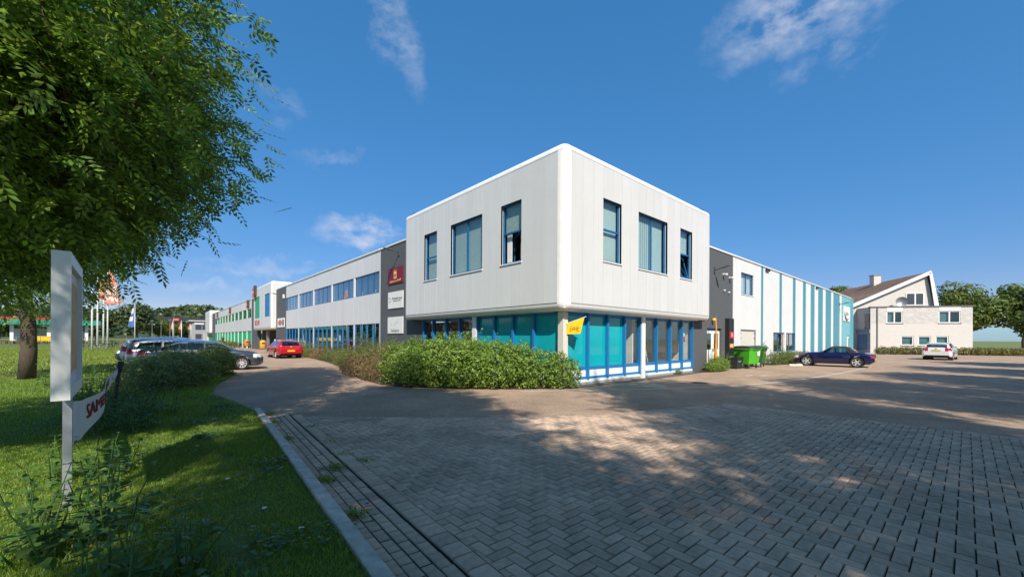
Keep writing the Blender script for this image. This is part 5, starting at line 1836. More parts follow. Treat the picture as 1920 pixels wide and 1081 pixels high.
# long grass at the edge of the bushes and weeds in the gutter
grass('grass', 'longer grass along the foot of the bushes', 2500, (-10.9, -8.0, 6.0, 9.5), .08, .20, .010, GRASS, patch=False)
n_ = 1500
x_ = nrg.uniform(-11.5, -8.4, n_); y_ = nrg.uniform(-7, 6, n_)
k_ = inside(lawn_poly, x_, y_)
c_ = np.stack([x_[k_], y_[k_], nrg.uniform(.06, .10, k_.sum())], 1)
v, f = leaves_np(c_, rand_unit(len(c_)) * .5 + np.array([0, 0, 1.0]), nrg.uniform(.02, .05, len(c_)), .55, .1)
tag(link('fallen_leaves', np_mesh('fallen_leaves', v, f, 3), LF_DRY), 'brown fallen leaves scattered over the near lawn', 'leaves', kind='stuff')
n_ = 2600
cl_ = nrg.integers(0, 40, n_); cc_ = np.stack([nrg.uniform(-11.3, -8.6, 40), nrg.uniform(-6.5, 5, 40)], 1)
xy_ = cc_[cl_] + nrg.normal(0, .13, (n_, 2))
k_ = inside(lawn_poly, xy_[:, 0], xy_[:, 1])
c_ = np.concatenate([xy_[k_], nrg.uniform(.06, .13, (k_.sum(), 1))], 1)
v, f = leaves_np(c_, rand_unit(len(c_)) * .45 + np.array([0, 0, 1.0]), nrg.uniform(.03, .07, len(c_)), .8, .08)
tag(link('clover', np_mesh('clover', v, f, 3), LF_NETTLE), 'patches of clover and broad weeds in the near lawn', 'clover', kind='stuff')
def tuft(label, x, y, n, h_, spread):
    t = thing('weed_tuft', label, 'plant', (x, y, .015))
    c = np.stack([nrg.normal(0, spread, n), nrg.normal(0, spread * 1.5, n), np.abs(nrg.normal(0, h_ * .5, n)) + .01], 1)
    v, f = leaves_np(c, rand_unit(n) + np.array([0, 0, .6]), nrg.uniform(.03, .06, n), .3, .05)
    link('blades', np_mesh('blades', v, f, 3), GRASS, t, local=True)['kind'] = 'stuff'
    c2 = np.stack([nrg.normal(0, spread * 1.6, n), nrg.normal(0, spread * 2, n), np.full(n, .008)], 1)
    v, f = leaves_np(c2, np.tile(np.array([[0, 0, 1.0]]), (n, 1)) + rand_unit(n) * .2, nrg.uniform(.02, .05, n), .6, .03)
    link('dead_leaves', np_mesh('dead_leaves', v, f, 3), LF_DRY, t, local=True)['kind'] = 'stuff'
    return t
for i, (y_, off, n, lab) in enumerate(((-3.75, .12, 90, 'weeds and dead leaves in the gutter by the kerb, nearer patch'), (-3.35, .30, 110, 'weeds and dead leaves in the middle of the gutter'),
        (-4.9, .10, 90, 'weeds with leaf litter at the near end of the gutter'), (-2.9, .54, 50, 'grass tuft in the joint beside the border bricks'),
        (-3.3, .68, 60, 'grass tuft growing between the paving bricks, near one'), (-2.0, .56, 45, 'grass tuft in the step of the gutter'), (-1.4, .08, 60, 'leaf litter against the kerb, middle of the gutter'),
        (.2, .07, 90, 'leaf litter against the far end of the kerb'), (1.2, .12, 90, 'leaf litter where the kerb ends'), (-.7, .55, 40, 'grass tuft far along the gutter step'))):
    p = Vector((kx(y_), y_, 0)) + KR * off
    tuft(lab, p.x, p.y, n, .035, .05)
# scraps of paper and fallen leaves
for i, (x_, y_, lab) in enumerate(((-9.15, -4.35, 'crumpled white paper scrap on the worn grass'), (-9.0, -5.0, 'small white paper scrap on the lawn near the kerb'), (-9.3, -3.2, 'white scrap in the grass left of the kerb'), (-9.45, -1.3, 'white scrap of litter farther up the lawn'), (-8.2, -.9, 'flat white wrapper lying against the kerb'), (-8.35, -4.75, 'blue bottle cap in the gutter'))):
    t = thing('litter_scrap', lab, 'litter', (x_, y_, .05))
    m_ = WHITE_PAINT if i < 5 else M('cap blue', (.02, .10, .45), rough=.4)
    zz = .075 if i < 4 else .03
    if i < 5:
        MB().add([(-.022, -.012, 0), (.020, -.016, .008), (.026, .014, 0), (-.016, .018, .010), (0.004, 0, .014)], [(0, 1, 4), (1, 2, 4), (2, 3, 4), (3, 0, 4)]).xform(Matrix.Translation((x_, y_, zz))).build('paper', m_, t)
    else:
        MB().lathe([(0, .014), (.016, .014), (.018, 0), (0, 0)], (x_, y_, zz), n=12).build('cap', m_, t)
# ================================================================== cars
CAR_GLASS = glass_mat('car glass', (.36, .50, .51), 1.6)
TYRE = M('tyre', (.018, .018, .018), rough=.85, var=.2, scale=20)
ALLOY = M('alloy', (.62, .62, .63), rough=.35, metal=.35)
TRIM_BLK = M('car black trim', (.015, .015, .016), rough=.45)
LIGHT_R = M('tail lamp red', (.42, .008, .012), rough=.12, coat=.6)
LIGHT_W = M('head lamp', (.70, .72, .74), rough=.08, coat=1.0)
PLATE_Y = M('plate yellow', (.78, .48, .02), rough=.45)
SEATS = M('seat cloth', (.04, .04, .045), rough=.9)

def paint(name, col, metal=.35, rough=.28):
    return M(name, col, rough=rough, metal=metal, coat=1.0, var=.03, scale=30)

def interp(tab, x):
    xs = [p[0] for p in tab]; ys = [p[1] for p in tab]
    if len(xs) < 3:
        return np.interp(x, xs, ys)
    # monotone cubic
    xs = np.array(xs, float); ys = np.array(ys, float)
    h = np.diff(xs); d = np.diff(ys) / h
    m = np.zeros(len(xs)); m[0], m[-1] = d[0], d[-1]
    for i in range(1, len(xs) - 1):
        m[i] = 0 if d[i - 1] * d[i] <= 0 else 2 * d[i - 1] * d[i] / (d[i - 1] + d[i])
    i = np.clip(np.searchsorted(xs, x) - 1, 0, len(h) - 1)
    t = (x - xs[i]) / h[i]
    return (2 * t**3 - 3 * t**2 + 1) * ys[i] + (t**3 - 2 * t**2 + t) * h[i] * m[i] + (-2 * t**3 + 3 * t**2) * ys[i + 1] + (t**3 - t**2) * h[i] * m[i + 1]

def make_car(name, label, loc, heading, P, paint_m, group=None, wheel_r=.32, spokes=10, soft_top=False):
    """lofted body; windows, lamps, wheels, plates as parts. local x = forwards"""
    t = thing(name, label, 'car', loc, heading, group)
    L_ = P['L']
    N = 150
    xs = np.linspace(-L_ / 2, L_ / 2, N)
    zr, zb, zu, wb = (interp(P[k], xs) for k in ('zr', 'zb', 'zu', 'wb'))
    zr = np.maximum(zr, zb + .015)
    gh = zr - zb
    lower = [(-.075, 0.0), (-.03, .06), (-.005, .16), (.012, .34), (.015, .52), (.006, .68), (-.004, .80), (-.018, .90), (-.035, .96), (-.052, 1.0)]
    rows = []
    for i in range(N):
        r = []
        for dy, q in lower:
            r.append((wb[i] + dy, zu[i] + (zb[i] - zu[i]) * q))
        y0 = wb[i] - .052
        ye = max(y0 - .36 * gh[i] - .05, .2 * y0)
        ze = zb[i] + gh[i] * .87
        for k in range(1, 9):
            q = k / 8
            r.append((y0 + (ye - y0) * (q ** 1.15), zb[i] + (ze - zb[i]) * q))
        for k in range(1, 11):
            y = ye * (1 - k / 10)
            r.append((y, ze + (zr[i] - ze) * (1 - (y / ye) ** 2.2)))
        rows.append(r)
    G = np.array(rows)                       # N x 28 x (y,z)
    K = G.shape[1]
    nl, nu_ = len(lower), 8
    # arch snapping
    ra = wheel_r + .055
    for wx in P['wheels']:
        for i in range(N):
            for k in range(nl):
                dx, dz = xs[i] - wx, G[i, k, 1] - wheel_r
                d = math.hypot(dx, dz)
                if abs(d - ra) < .022 and dz > -.1:
                    G[i, k, 1] = wheel_r + dz / d * ra
    parts = {k: [] for k in ('body', 'sideglass', 'windscreen', 'rear_window', 'tail', 'head', 'roof', 'trim')}
    side = P['side']; ws = P['ws']; rw = P['rw']
    for i in range(N - 1):
        xm = (xs[i] + xs[i + 1]) / 2
        for k in range(K - 1):
            ym = (G[i, k, 0] + G[i + 1, k + 1, 0]) / 2
            zm = (G[i, k, 1] + G[i + 1, k + 1, 1]) / 2
            key = 'body'
            if k < nl and any(math.hypot(xm - wx, zm - wheel_r) < ra for wx in P['wheels']):
                continue
            if nl <= k < nl + nu_ - 1:
                for a, b in side:
                    a_ = a + P.get('rake_a', 0) * (zm - zb[i]) if a == side[0][0] else a
                    b_ = b - P.get('rake_b', 0) * (zm - zb[i]) if b == side[-1][1] else b
                    if a_ < xm < b_ and gh[i] > .10 and zm < zb[i] + gh[i] * .80:
                        key = 'sideglass'
            elif k >= nl + nu_ - 1:
                ye = G[i, nl + nu_ - 1, 0]
                if ws[0] < xm < ws[1] and ym < ye * .96:
                    key = 'windscreen'
                elif rw and rw[0] < xm < rw[1] and ym < ye * .90:
                    key = 'rear_window'
                elif soft_top and gh[i] > .12:
                    key = 'roof'
            if soft_top and key == 'body' and k >= nl and gh[i] > .10 and xm < ws[0]:
                key = 'roof'
            if k < nl and zm < P.get('trim_z', .3) + .0 and key == 'body':
                key = 'trim'
            tl = P.get('tail'); hl = P.get('head')
            if tl and key == 'body' and xm < tl[0] and tl[1] < zm < tl[2] and ym > tl[3]:
                key = 'tail'
            if hl and key == 'body' and xm > hl[0] and hl[1] < zm < hl[2] and ym > hl[3]:
                key = 'head'
            parts[key].append((i, k))
    def part_mesh(cells, sides=(1, -1), off=0.0):
        mb = MB(); idx = {}
        for sgn in sides:
            for i, k in cells:
                q = []
                for a, b in ((i, k), (i + 1, k), (i + 1, k + 1), (i, k + 1)):
                    key = (a, b, sgn if b < K - 1 else 0)
                    if key not in idx:
                        idx[key] = len(mb.v)
                        mb.v.append((xs[a], sgn * (G[a, b, 0] + off), G[a, b, 1]))
                    q.append(idx[key])
                q = list(dict.fromkeys(q))
                if len(q) > 2:
                    mb.f.append(tuple(q if sgn < 0 else q[::-1]))
        return mb
    body = part_mesh(parts['body'])
    for i_ in (0, N - 1):                    # nose and tail panels
        ring = [(xs[i_], G[i_, k, 0], G[i_, k, 1]) for k in range(K)] + [(xs[i_], -G[i_, k, 0], G[i_, k, 1]) for k in range(K - 2, -1, -1)]
        body.add(ring, [tuple(range(len(ring)))])
    body.build('body', paint_m, t, 'auto', local=True)
    if parts['trim']:
        part_mesh(parts['trim']).build('sill_trim', P.get('trim_m', TRIM_BLK), t, 'auto', local=True)
    for sgn in (1, -1):
        if parts['sideglass']:
            part_mesh(parts['sideglass'], (sgn,), -.006).build('side_window', CAR_GLASS, t, True, local=True)
        if parts['tail']:
            part_mesh(parts['tail'], (sgn,), .002).build('tail_light', LIGHT_R, t, True, local=True)
        if parts['head']:
            part_mesh(parts['head'], (sgn,), .002).build('headlight', LIGHT_W, t, True, local=True)
    if parts['windscreen']:
        part_mesh(parts['windscreen']).build('windscreen', CAR_GLASS, t, True, local=True)
    if parts['rear_window']:
        part_mesh(parts['rear_window']).build('rear_window', CAR_GLASS, t, True, local=True)
    if parts['roof']:
        part_mesh(parts['roof']).build('soft_top', M('soft top cloth', (.022, .017, .016), rough=.9, var=.2, scale=30), t, True, local=True)
    wmx = float(wb.max())
    ub = MB()
    ub.box(-L_ / 2 + .25, L_ / 2 - .25, -wmx + .30, wmx - .30, .20, .50)
    ub.box(P['wheels'][0] + .42, P['wheels'][1] - .42, -wmx + .06, wmx - .06, .20, .42)
    ub.build('underbody', TRIM_BLK, t, local=True)
    seat = MB()
    for sy_ in (-.36, .36):
        x_ = P.get('seat', .0)
        seat.box(x_ - .55, x_ - .38, sy_ - .24, sy_ + .24, .45, 1.0)
        seat.box(x_ - .53, x_ - .42, sy_ - .12, sy_ + .12, 1.0, 1.16)
        seat.box(x_ - .5, x_ + .1, sy_ - .24, sy_ + .24, .42, .56)
    seat.build('seats', SEATS, t, local=True)
    for wx in P['wheels']:
        for sgn in (1, -1):
            yo = sgn * (wmx - .115)
            wh = MB().lathe([(wheel_r * .66, -.10), (wheel_r * .92, -.105), (wheel_r, -.07), (wheel_r, .07), (wheel_r * .92, .105), (wheel_r * .66, .10)], (wx, yo, wheel_r), 'y', 28)
            w_ = wh.build('wheel', TYRE, t, 'auto', local=True)
            rm_ = MB().lathe([(wheel_r * .68, -.09), (wheel_r * .66, .095), (wheel_r * .60, .09), (wheel_r * .60, -.02)], (wx, yo, wheel_r), 'y', 28)
            if sgn < 0:
                rm_ = MB().lathe([(wheel_r * .68, .09), (wheel_r * .66, -.095), (wheel_r * .60, -.09), (wheel_r * .60, .02)], (wx, yo, wheel_r), 'y', 28)
            for k in range(spokes):
                a = 2 * math.pi * k / spokes
                hw = wheel_r * (.30 if spokes <= 5 else .16)
                ca, sa = math.cos(a), math.sin(a)
                vs = []
                for rr, ww in ((.06, hw * .9), (wheel_r * .63, hw * .55)):
                    for s_ in (-.5, .5):
                        for dd in (.075, .045):
                            vs.append((wx + rr * ca - s_ * ww * sa, yo + sgn * dd, wheel_r + rr * sa + s_ * ww * ca))
                rm_.add(vs, [(0, 2, 6, 4), (0, 4, 5, 1), (2, 3, 7, 6), (1, 5, 7, 3), (4, 6, 7, 5)])
            rm_.lathe([(0, sgn * .08), (.055, sgn * .08), (.06, sgn * .04)], (wx, yo, wheel_r), 'y', 12)
            rm_.build('rim', ALLOY, w_, 'auto', local=True)
            MB().lathe([(0, sgn * -.02), (wheel_r * .62, sgn * -.02)], (wx, yo, wheel_r), 'y', 20).build('brake_disc', TRIM_BLK, w_, local=True)
            MB().lathe([(wheel_r + .05, sgn * -.20), (wheel_r + .05, sgn * .06)], (wx, yo, wheel_r), 'y', 24).build('arch_liner', TRIM_BLK, t, local=True)
    for sgn in (1, -1):
        mx = P['mirror']
        zm = float(np.interp(mx, xs, zb)) + .06
        ym = float(np.interp(mx, xs, wb))
        MB().tube([(mx, sgn * (ym - .05), zm - .02), (mx - .01, sgn * (ym + .05), zm), (mx - .03, sgn * (ym + .16), zm + .02)], [.02, .06, .045], 8).build('mirror', P.get('mirror_m', paint_m), t, True, local=True)
    if P.get('plate'):
        z_ = P['plate']
        xr = P.get('plate_x', -L_ / 2)
        MB().box(xr - .018, xr + .05, -.26, .26, z_ - .055, z_ + .055).build('licence_plate', PLATE_Y, t, local=True)
    if P.get('grille'):
        g = P['grille']
        for sgn in (1, -1):
            MB().box(L_ / 2 - .03, L_ / 2 + .012, sgn * .04, sgn * (.04 + g[2]), g[0], g[1]).build('grille', TRIM_BLK, t, local=True)
    for fn in P.get('extra', ()):
        fn(t)
    return t

SEDAN = dict(L=4.90, wheels=(-1.47, 1.50), mirror=.92, seat=.35,
    zr=[(-2.45, .90), (-2.38, 1.04), (-1.75, 1.13), (-.95, 1.39), (-.15, 1.465), (.35, 1.44), (1.30, 1.03), (1.85, .93), (2.30, .78), (2.45, .60)],
    zb=[(-2.45, .80), (-2.36, .97), (-1.5, 1.01), (0, .97), (1.2, .93), (1.8, .86), (2.30, .70), (2.45, .52)],
    zu=[(-2.45, .50), (-2.2, .30), (-1, .20), (1.5, .19), (2.2, .20), (2.45, .30)],
    wb=[(-2.45, .70), (-2.25, .84), (-1.2, .925), (1.2, .925), (2.05, .86), (2.32, .70), (2.45, .48)],
    side=[(-1.62, -.98), (-.90, -.02), (.06, 1.12)], rake_a=1.4, rake_b=1.15, ws=(.40, 1.26), rw=(-1.72, -1.0), tail=(-2.12, .78, .96, .50), head=(1.98, .62, .80, .44), plate=.72, grille=(.42, .62, .26), trim_z=.24)
WAGON = dict(L=4.75, wheels=(-1.42, 1.42), mirror=.95, seat=.4,
    zr=[(-2.37, .80), (-2.33, 1.05), (-2.05, 1.36), (-1.5, 1.46), (-.2, 1.50), (.45, 1.46), (1.30, 1.05), (1.85, .95), (2.25, .80), (2.37, .60)],
    zb=[(-2.37, .74), (-2.30, .98), (-1.5, 1.01), (0, .98), (1.2, .94), (1.8, .87), (2.25, .72), (2.37, .52)],
    zu=[(-2.37, .42), (-2.2, .28), (-1, .20), (1.5, .19), (2.2, .20), (2.37, .30)],
    wb=[(-2.37, .74), (-2.22, .86), (-1.2, .91), (1.2, .91), (2.0, .85), (2.25, .70), (2.37, .48)],
    side=[(-2.0, -1.0), (-.92, -.02), (.06, 1.12)], rake_a=.5, rake_b=1.15, ws=(.48, 1.28), rw=(-2.32, -2.03), tail=(-2.05, .80, 1.04, .52), head=(1.92, .62, .80, .44), plate=.83, grille=(.45, .62, .24), trim_z=.24)
HATCH = dict(L=4.26, wheels=(-1.28, 1.32), mirror=.86, seat=.35,
    zr=[(-2.13, .72), (-2.08, .98), (-1.80, 1.28), (-1.35, 1.41), (-.3, 1.46), (.35, 1.43), (1.18, 1.03), (1.65, .94), (2.02, .80), (2.13, .60)],
    zb=[(-2.13, .66), (-2.06, .92), (-1.4, .99), (0, .95), (1.1, .92), (1.6, .86), (2.02, .72), (2.13, .52)],
    zu=[(-2.13, .40), (-1.95, .26), (-1, .20), (1.3, .19), (1.95, .20), (2.13, .30)],
    wb=[(-2.13, .72), (-2.0, .85), (-1.1, .905), (1.1, .905), (1.8, .84), (2.02, .70), (2.13, .48)],
    side=[(-1.55, -.98), (-.90, -.02), (.06, 1.02)], rake_a=1.0, rake_b=1.1, ws=(.40, 1.16), rw=(-2.07, -1.68), tail=(-1.88, .80, .965, .47), head=(1.7, .62, .80, .42), plate=.60, trim_z=.27, grille=(.45, .60, .24))
ROADSTER = dict(L=4.05, wheels=(-1.22, 1.225), mirror=.42, seat=-.35, wheel_r=.32,
    zr=[(-2.02, .64), (-1.98, .80), (-1.6, .87), (-1.22, .93), (-.98, 1.13), (-.62, 1.26), (-.15, 1.275), (.05, 1.24), (.55, .93), (1.1, .87), (1.6, .77), (1.92, .62), (2.02, .48)],
    zb=[(-2.02, .56), (-1.96, .74), (-1.5, .83), (-.9, .85), (0, .82), (.5, .82), (1.1, .80), (1.6, .71), (1.9, .57), (2.02, .42)],
    zu=[(-2.02, .38), (-1.85, .25), (-.9, .19), (1.0, .18), (1.8, .17), (2.02, .24)],
    wb=[(-2.02, .62), (-1.85, .80), (-1.2, .87), (-.4, .83), (.4, .83), (1.2, .865), (1.7, .78), (1.92, .62), (2.02, .42)],
    side=[(-.88, -.08), (-.02, .48)], rake_a=.75, rake_b=1.3, ws=(.06, .53), rw=(-1.12, -.92), tail=(-1.86, .60, .74, .48), head=(1.66, .50, .66, .46), plate=.52, trim_z=.19, grille=(.34, .46, .22))

# grey sedan at the bushes, nose to the road
make_car('parked_car', 'grey saloon parked behind the dark bushes, nose towards the road', (-8.05, 16.55, 0), math.atan2(-.55, 4.9), SEDAN, paint('grey metallic', (.085, .10, .125), .6), wheel_r=.335, spokes=10)
make_car('parked_car', 'silver estate parked beyond the grey saloon', (-8.6, 19.5, 0), math.atan2(-.4, 4.8), WAGON, paint('silver metallic', (.34, .36, .39), .6), wheel_r=.33, spokes=10)
def rails(t):
    for s_ in (1, -1):
        MB().tube([(-1.7, s_ * .58, 1.46), (-1.5, s_ * .60, 1.53), (.1, s_ * .60, 1.54), (.35, s_ * .58, 1.46)], .016, 6).build('roof_rail', ALLOY, t, local=True)
W2c = dict(WAGON); W2c['extra'] = (rails,)
w3c = make_car('parked_car', 'white and black high estate, third in the parking row', (-8.95, 22.6, 0), math.atan2(-.3, 4.8), W2c, paint('pearl white', (.55, .56, .57), .2), wheel_r=.36, spokes=8)
w3c.scale = (1, 1, 1.08)
make_car('parked_car', 'dark blue estate parked tail to the road, seen over the grey saloon', (-9.3, 25.6, 0), math.atan2(.3, -4.8), WAGON, paint('midnight blue', (.012, .016, .035), .4), wheel_r=.33, spokes=8)

def red_extra(t):
    MB().box(-2.04, -1.9, -.62, .62, .30, .42).build('bumper_insert', TRIM_BLK, t, local=True)
    MB().box(-2.135, -2.10, -.045, .045, .88, .95).build('badge', ALLOY, t, local=True)
HATCH['extra'] = (red_extra,)
make_car('car', 'red hatchback with a yellow plate driving away along the road', (-2.05, 28.2, 0), R(91), HATCH, paint('red', (.48, .006, .018), .15), wheel_r=.325, spokes=5)
def z_extra(t):
    for s_ in (1, -1):
        for k in range(3):
            MB().box(.62 + k * .085, .67 + k * .085, s_ * .842, s_ * .850, .62, .72).build('side_gill', TRIM_BLK, t, local=True)
        MB().box(1.72, 1.86, s_ * .72, s_ * .775, .50, .58).build('turn_signal', M('amber lens', (.70, .22, .02), rough=.2), t, local=True)
        MB().box(-.75, -.62, s_ * .835, s_ * .848, .70, .73).build('door_handle', paint('navy metallic', (.008, .012, .075), .5), t, local=True)
ROADSTER['extra'] = (z_extra,)
make_car('parked_car', 'dark blue roadster with a black soft top parked nose to the hall', (22.3, -3.0, 0), R(93), ROADSTER, paint('navy metallic', (.008, .012, .075), .5), wheel_r=.32, spokes=5, soft_top=True)
def w_extra(t):
    MB().box(-2.385, -2.34, -.05, .05, .95, 1.03).build('badge', ALLOY, t, local=True)
    MB().box(-2.30, -2.1, -.66, .66, .30, .45).build('bumper_insert', TRIM_BLK, t, local=True)
W4 = dict(WAGON); W4['extra'] = (w_extra, rails)
make_car('parked_car', 'white estate seen from behind at the right of the yard', (41.8, -7.1, 0), R(-4), W4, paint('white', (.72, .72, .72), .0), wheel_r=.33, spokes=10)
make_car('parked_car', 'small dark car by the glass entrance of the house', (63.0, 2.6, 0), R(150), HATCH, paint('black paint', (.012, .013, .016), .3), wheel_r=.32, spokes=8)

# ================================================================== person on the pavement
def person(label, loc, rz):
    t = thing('person', label, 'person', loc, rz)
    J = {'pel': (0, 0, .95), 'waist': (0, 0, 1.10), 'chest': (0.02, 0, 1.32), 'neck': (.02, 0, 1.50), 'head0': (.03, 0, 1.58), 'head1': (.04, 0, 1.70),
         'sl': (.01, .19, 1.43), 'el': (-.06, .25, 1.16), 'hl': (.08, .27, .95), 'sr': (.01, -.19, 1.43), 'er': (.02, -.26, 1.15), 'hr': (.16, -.25, .98),
         'tl': (0, .10, .90), 'kl': (.14, .11, .50), 'al': (.04, .11, .10), 'fl': (.20, .12, .04), 'tr': (0, -.10, .90), 'kr': (.0, -.11, .50), 'ar': (-.22, -.11, .16), 'fr': (-.12, -.12, .05)}
    Rr = {'pel': .15, 'waist': .135, 'chest': .155, 'neck': .06, 'head0': .085, 'head1': .10, 'sl': .075, 'el': .05, 'hl': .035, 'sr': .075, 'er': .05, 'hr': .035, 'tl': .095, 'kl': .062, 'al': .042, 'fl': .035, 'tr': .095, 'kr': .062, 'ar': .042, 'fr': .035}
    E_ = [('pel', 'waist'), ('waist', 'chest'), ('chest', 'neck'), ('neck', 'head0'), ('head0', 'head1'), ('chest', 'sl'), ('sl', 'el'), ('el', 'hl'), ('chest', 'sr'), ('sr', 'er'), ('er', 'hr'),
          ('pel', 'tl'), ('tl', 'kl'), ('kl', 'al'), ('al', 'fl'), ('pel', 'tr'), ('tr', 'kr'), ('kr', 'ar'), ('ar', 'fr')]
    ks = list(J)
    me = bpy.data.meshes.new('body')
    me.from_pydata([J[k] for k in ks], [(ks.index(a), ks.index(b)) for a, b in E_], [])
    o = bpy.data.objects.new('body', me)
    COL.objects.link(o)
    sk = o.modifiers.new('skin', 'SKIN')
    for k, v in zip(ks, me.skin_vertices[0].data):
        v.radius = (Rr[k], Rr[k])
        v.use_root = k == 'pel'
    sb = o.modifiers.new('sub', 'SUBSURF'); sb.levels = 2; sb.render_levels = 2
    dg = bpy.context.evaluated_depsgraph_get()
    m2 = bpy.data.meshes.new_from_object(o.evaluated_get(dg))
    bpy.data.objects.remove(o)
    skin = M('skin', (.48, .27, .18), rough=.6)
    blk = M('black cloth', (.02, .02, .022), rough=.9)
    m2.materials.clear()
    for m_ in (skin, blk, M('red print cloth', (.22, .02, .02), rough=.9)):
        m2.materials.append(m_)
    for p in m2.polygons:
        z, y = p.center.z, abs(p.center.y)
        if .52 < z < 1.50 and not (y > .2 and z < 1.2):
            p.material_index = 1
        if z < .09:
            p.material_index = 1
        if 1.12 < z < 1.32 and y < .1 and p.center.x > 0:
            p.material_index = 2
        p.use_smooth = True
    o = bpy.data.objects.new('body', m2)
    COL.objects.link(o); o.parent = t
    MB().lathe([(0, .12), (.07, .10), (.105, .03), (.10, -.04), (.085, -.06)], (.025, 0, 1.70), n=12).build('hair', M('hair', (.12, .08, .05), rough=.8), t, True, local=True)
    MB().box(-.06, .14, -.36, -.27, .62, .95).build('bag', blk, t, local=True)
    return t
person('person in black shirt and shorts walking past the green wing with a bag', (-.4, 84, 0), R(-95))
# ================================================================== house on the right
HB = brick_mat('pale house brick', (.58, .54, .49), (.62, .58, .53), (.52, .48, .44), axis='XZ', bw=.22, bh=.075, strength=.3)
HB2 = brick_mat('patterned house block', (.60, .57, .53), (.48, .46, .43), (.34, .32, .30), axis='XZ', bw=.36, bh=.16, strength=.6)
HB3 = brick_mat('pale house brick, side', (.58, .54, .49), (.62, .58, .53), (.52, .48, .44), axis='YZ', bw=.22, bh=.075, strength=.3)
TILE = brick_mat('brown roof tile', (.215, .150, .110), (.270, .190, .140), (.075, .052, .040), axis='YX', bw=.30, bh=.42, strength=1.0, mort=.07)
TILE_C = M('brown tile course', (.46, .290, .195), rough=.8, var=.25, scale=2.5, islands=.12)
BARGE = M('white barge board', (.74, .73, .70), rough=.5, var=.05)
house = thing('brick_house', 'pale brick house with a brown tiled roof and flat front block at the right', 'house', (59.19, -.38, 0), R(-55.5))
def hb(mb, name, mat, parent=None):
    return mb.build(name, mat, parent or house, local=True)
HY = ('y', 0.0)
hw = [(1.75, 3.45, 3.85, 5.35), (7.2, 9.4, 3.85, 5.35), (3.3, 4.6, 1.05, 2.2), (5.1, 6.4, 1.05, 2.2), (6.9, 8.2, 1.05, 2.2)]
hb(wall_cells(MB(), HY, 0, 10.6, 0, .3, 0, 3.72, hw), 'wall', HB)
hb(wall_cells(MB(), HY, 0, 10.6, .02, .3, 3.722, 5.85, hw), 'upper_wall', HB2)
hb(MB().box(0, .3, .3, 6, 0, 5.85), 'side_wall', HB3)
hb(MB().box(-.05, 10.65, -.06, .4, 5.853, 6.0), 'roof_trim', M('dark trim', (.12, .11, .11), rough=.6))
hb(MB().box(0, 10.6, .4, 6, 5.8, 5.9), 'flat_roof', ROOF_FELT)
hb(MB().box(.3, 10.6, 1.6, 1.7, 0, 5.8), 'inner_wall', INNER)
hb(MB().box(10.3, 10.6, .3, 6, 0, 5.85), 'side_wall', HB3)
for a, b, p, q in hw:
    fr = MB(); fr_box(fr, HY, a, b, p, q, .06, .14, .10)
    big = p > 3
    if big:
        fr.fbox(HY, (a + b) / 2 - .07, (a + b) / 2 + .07, .06, .14, p + .1, q - .1)
    w_ = hb(fr, 'window', WHITE_PAINT)
    hb(MB().fbox(HY, a + .1, b - .1, .10, .106, p + .1, q - .1), 'pane', GLASS_D, w_)
    hb(MB().fbox(HY, a + .15, b - .15 if not big else (a + b) / 2, .3, .31, p + .1, q - .1), 'blind', BLIND, w_)
    hb(MB().fbox(HY, a - .08, b + .08, -.05, .06, p - .09, p - .005), 'sill', M('dark sill', (.10, .10, .10), rough=.6), w_)
    if big:
        hb(MB().fbox(HY, a, b, -.01, .04, q + .005, 5.84), 'fascia_panel', BARGE, w_)
hb(MB().tube([(.72, -.08, .05), (.72, -.08, 5.8)], .06, 8), 'drainpipe', STEEL)
# gable block behind: apex at x=7.9, long left slope
GZ = 3.0
apex, eave = (7.9, 10.45), (-2.6, 5.35)
rt_ = (8.75, 6.2)
def gable(mb, y):
    pts = [(-1.6, 0), (8.6, 0), (8.6, 6.0), (8.2, 8.2), (7.8, 10.2), (-1.6, 5.65)]
    return [(x, y, z) for x, z in pts]
mb = MB()
A_, B_ = gable(mb, GZ), gable(mb, GZ + 20)
mb.add(A_ + B_, [tuple(range(6)), tuple(range(11, 5, -1)), (0, 6, 7, 1), (1, 7, 8, 2), (2, 8, 9, 3), (5, 11, 6, 0)])
hb(mb, 'gable_wall', HB)
rf = MB()
y0, y1 = GZ - .45, GZ + 20.2
def slab_roof(p, q, th):
    (xa, za), (xb, zb_) = p, q
    d = Vector((xb - xa, 0, zb_ - za)).normalized(); n = Vector((-d.z, 0, d.x)) * th
    if n.z < 0: n = -n
    return [(xa, y0, za), (xb, y0, zb_), (xb, y1, zb_), (xa, y1, za), (xa + n.x, y0, za + n.z), (xb + n.x, y0, zb_ + n.z), (xb + n.x, y1, zb_ + n.z), (xa + n.x, y1, za + n.z)]
BOXF = [(0, 3, 2, 1), (4, 5, 6, 7), (0, 1, 5, 4), (1, 2, 6, 5), (2, 3, 7, 6), (3, 0, 4, 7)]
roof = hb(rf.add(slab_roof(eave, apex, .14), BOXF), 'roof', TILE)
nc = 24
for k in range(nc):                      # overlapping tile courses
    q0, q1 = k / nc, (k + 1.12) / nc
    xa, za = eave[0] + (apex[0] - eave[0]) * q0, eave[1] + (apex[1] - eave[1]) * q0
    xb, zb_ = eave[0] + (apex[0] - eave[0]) * min(q1, 1), eave[1] + (apex[1] - eave[1]) * min(q1, 1)
    hb(MB().add([(xa, y0, za + .16), (xb, y0, zb_ + .16), (xb, y1, zb_ + .16), (xa, y1, za + .16), (xa - .03, y0, za + .28), (xb, y0, zb_ + .19), (xb, y1, zb_ + .19), (xa - .03, y1, za + .28)], BOXF), 'tile_course', TILE_C, roof)
hb(MB().add(slab_roof((7.95, 10.40), rt_, .10), BOXF), 'roof', TILE)
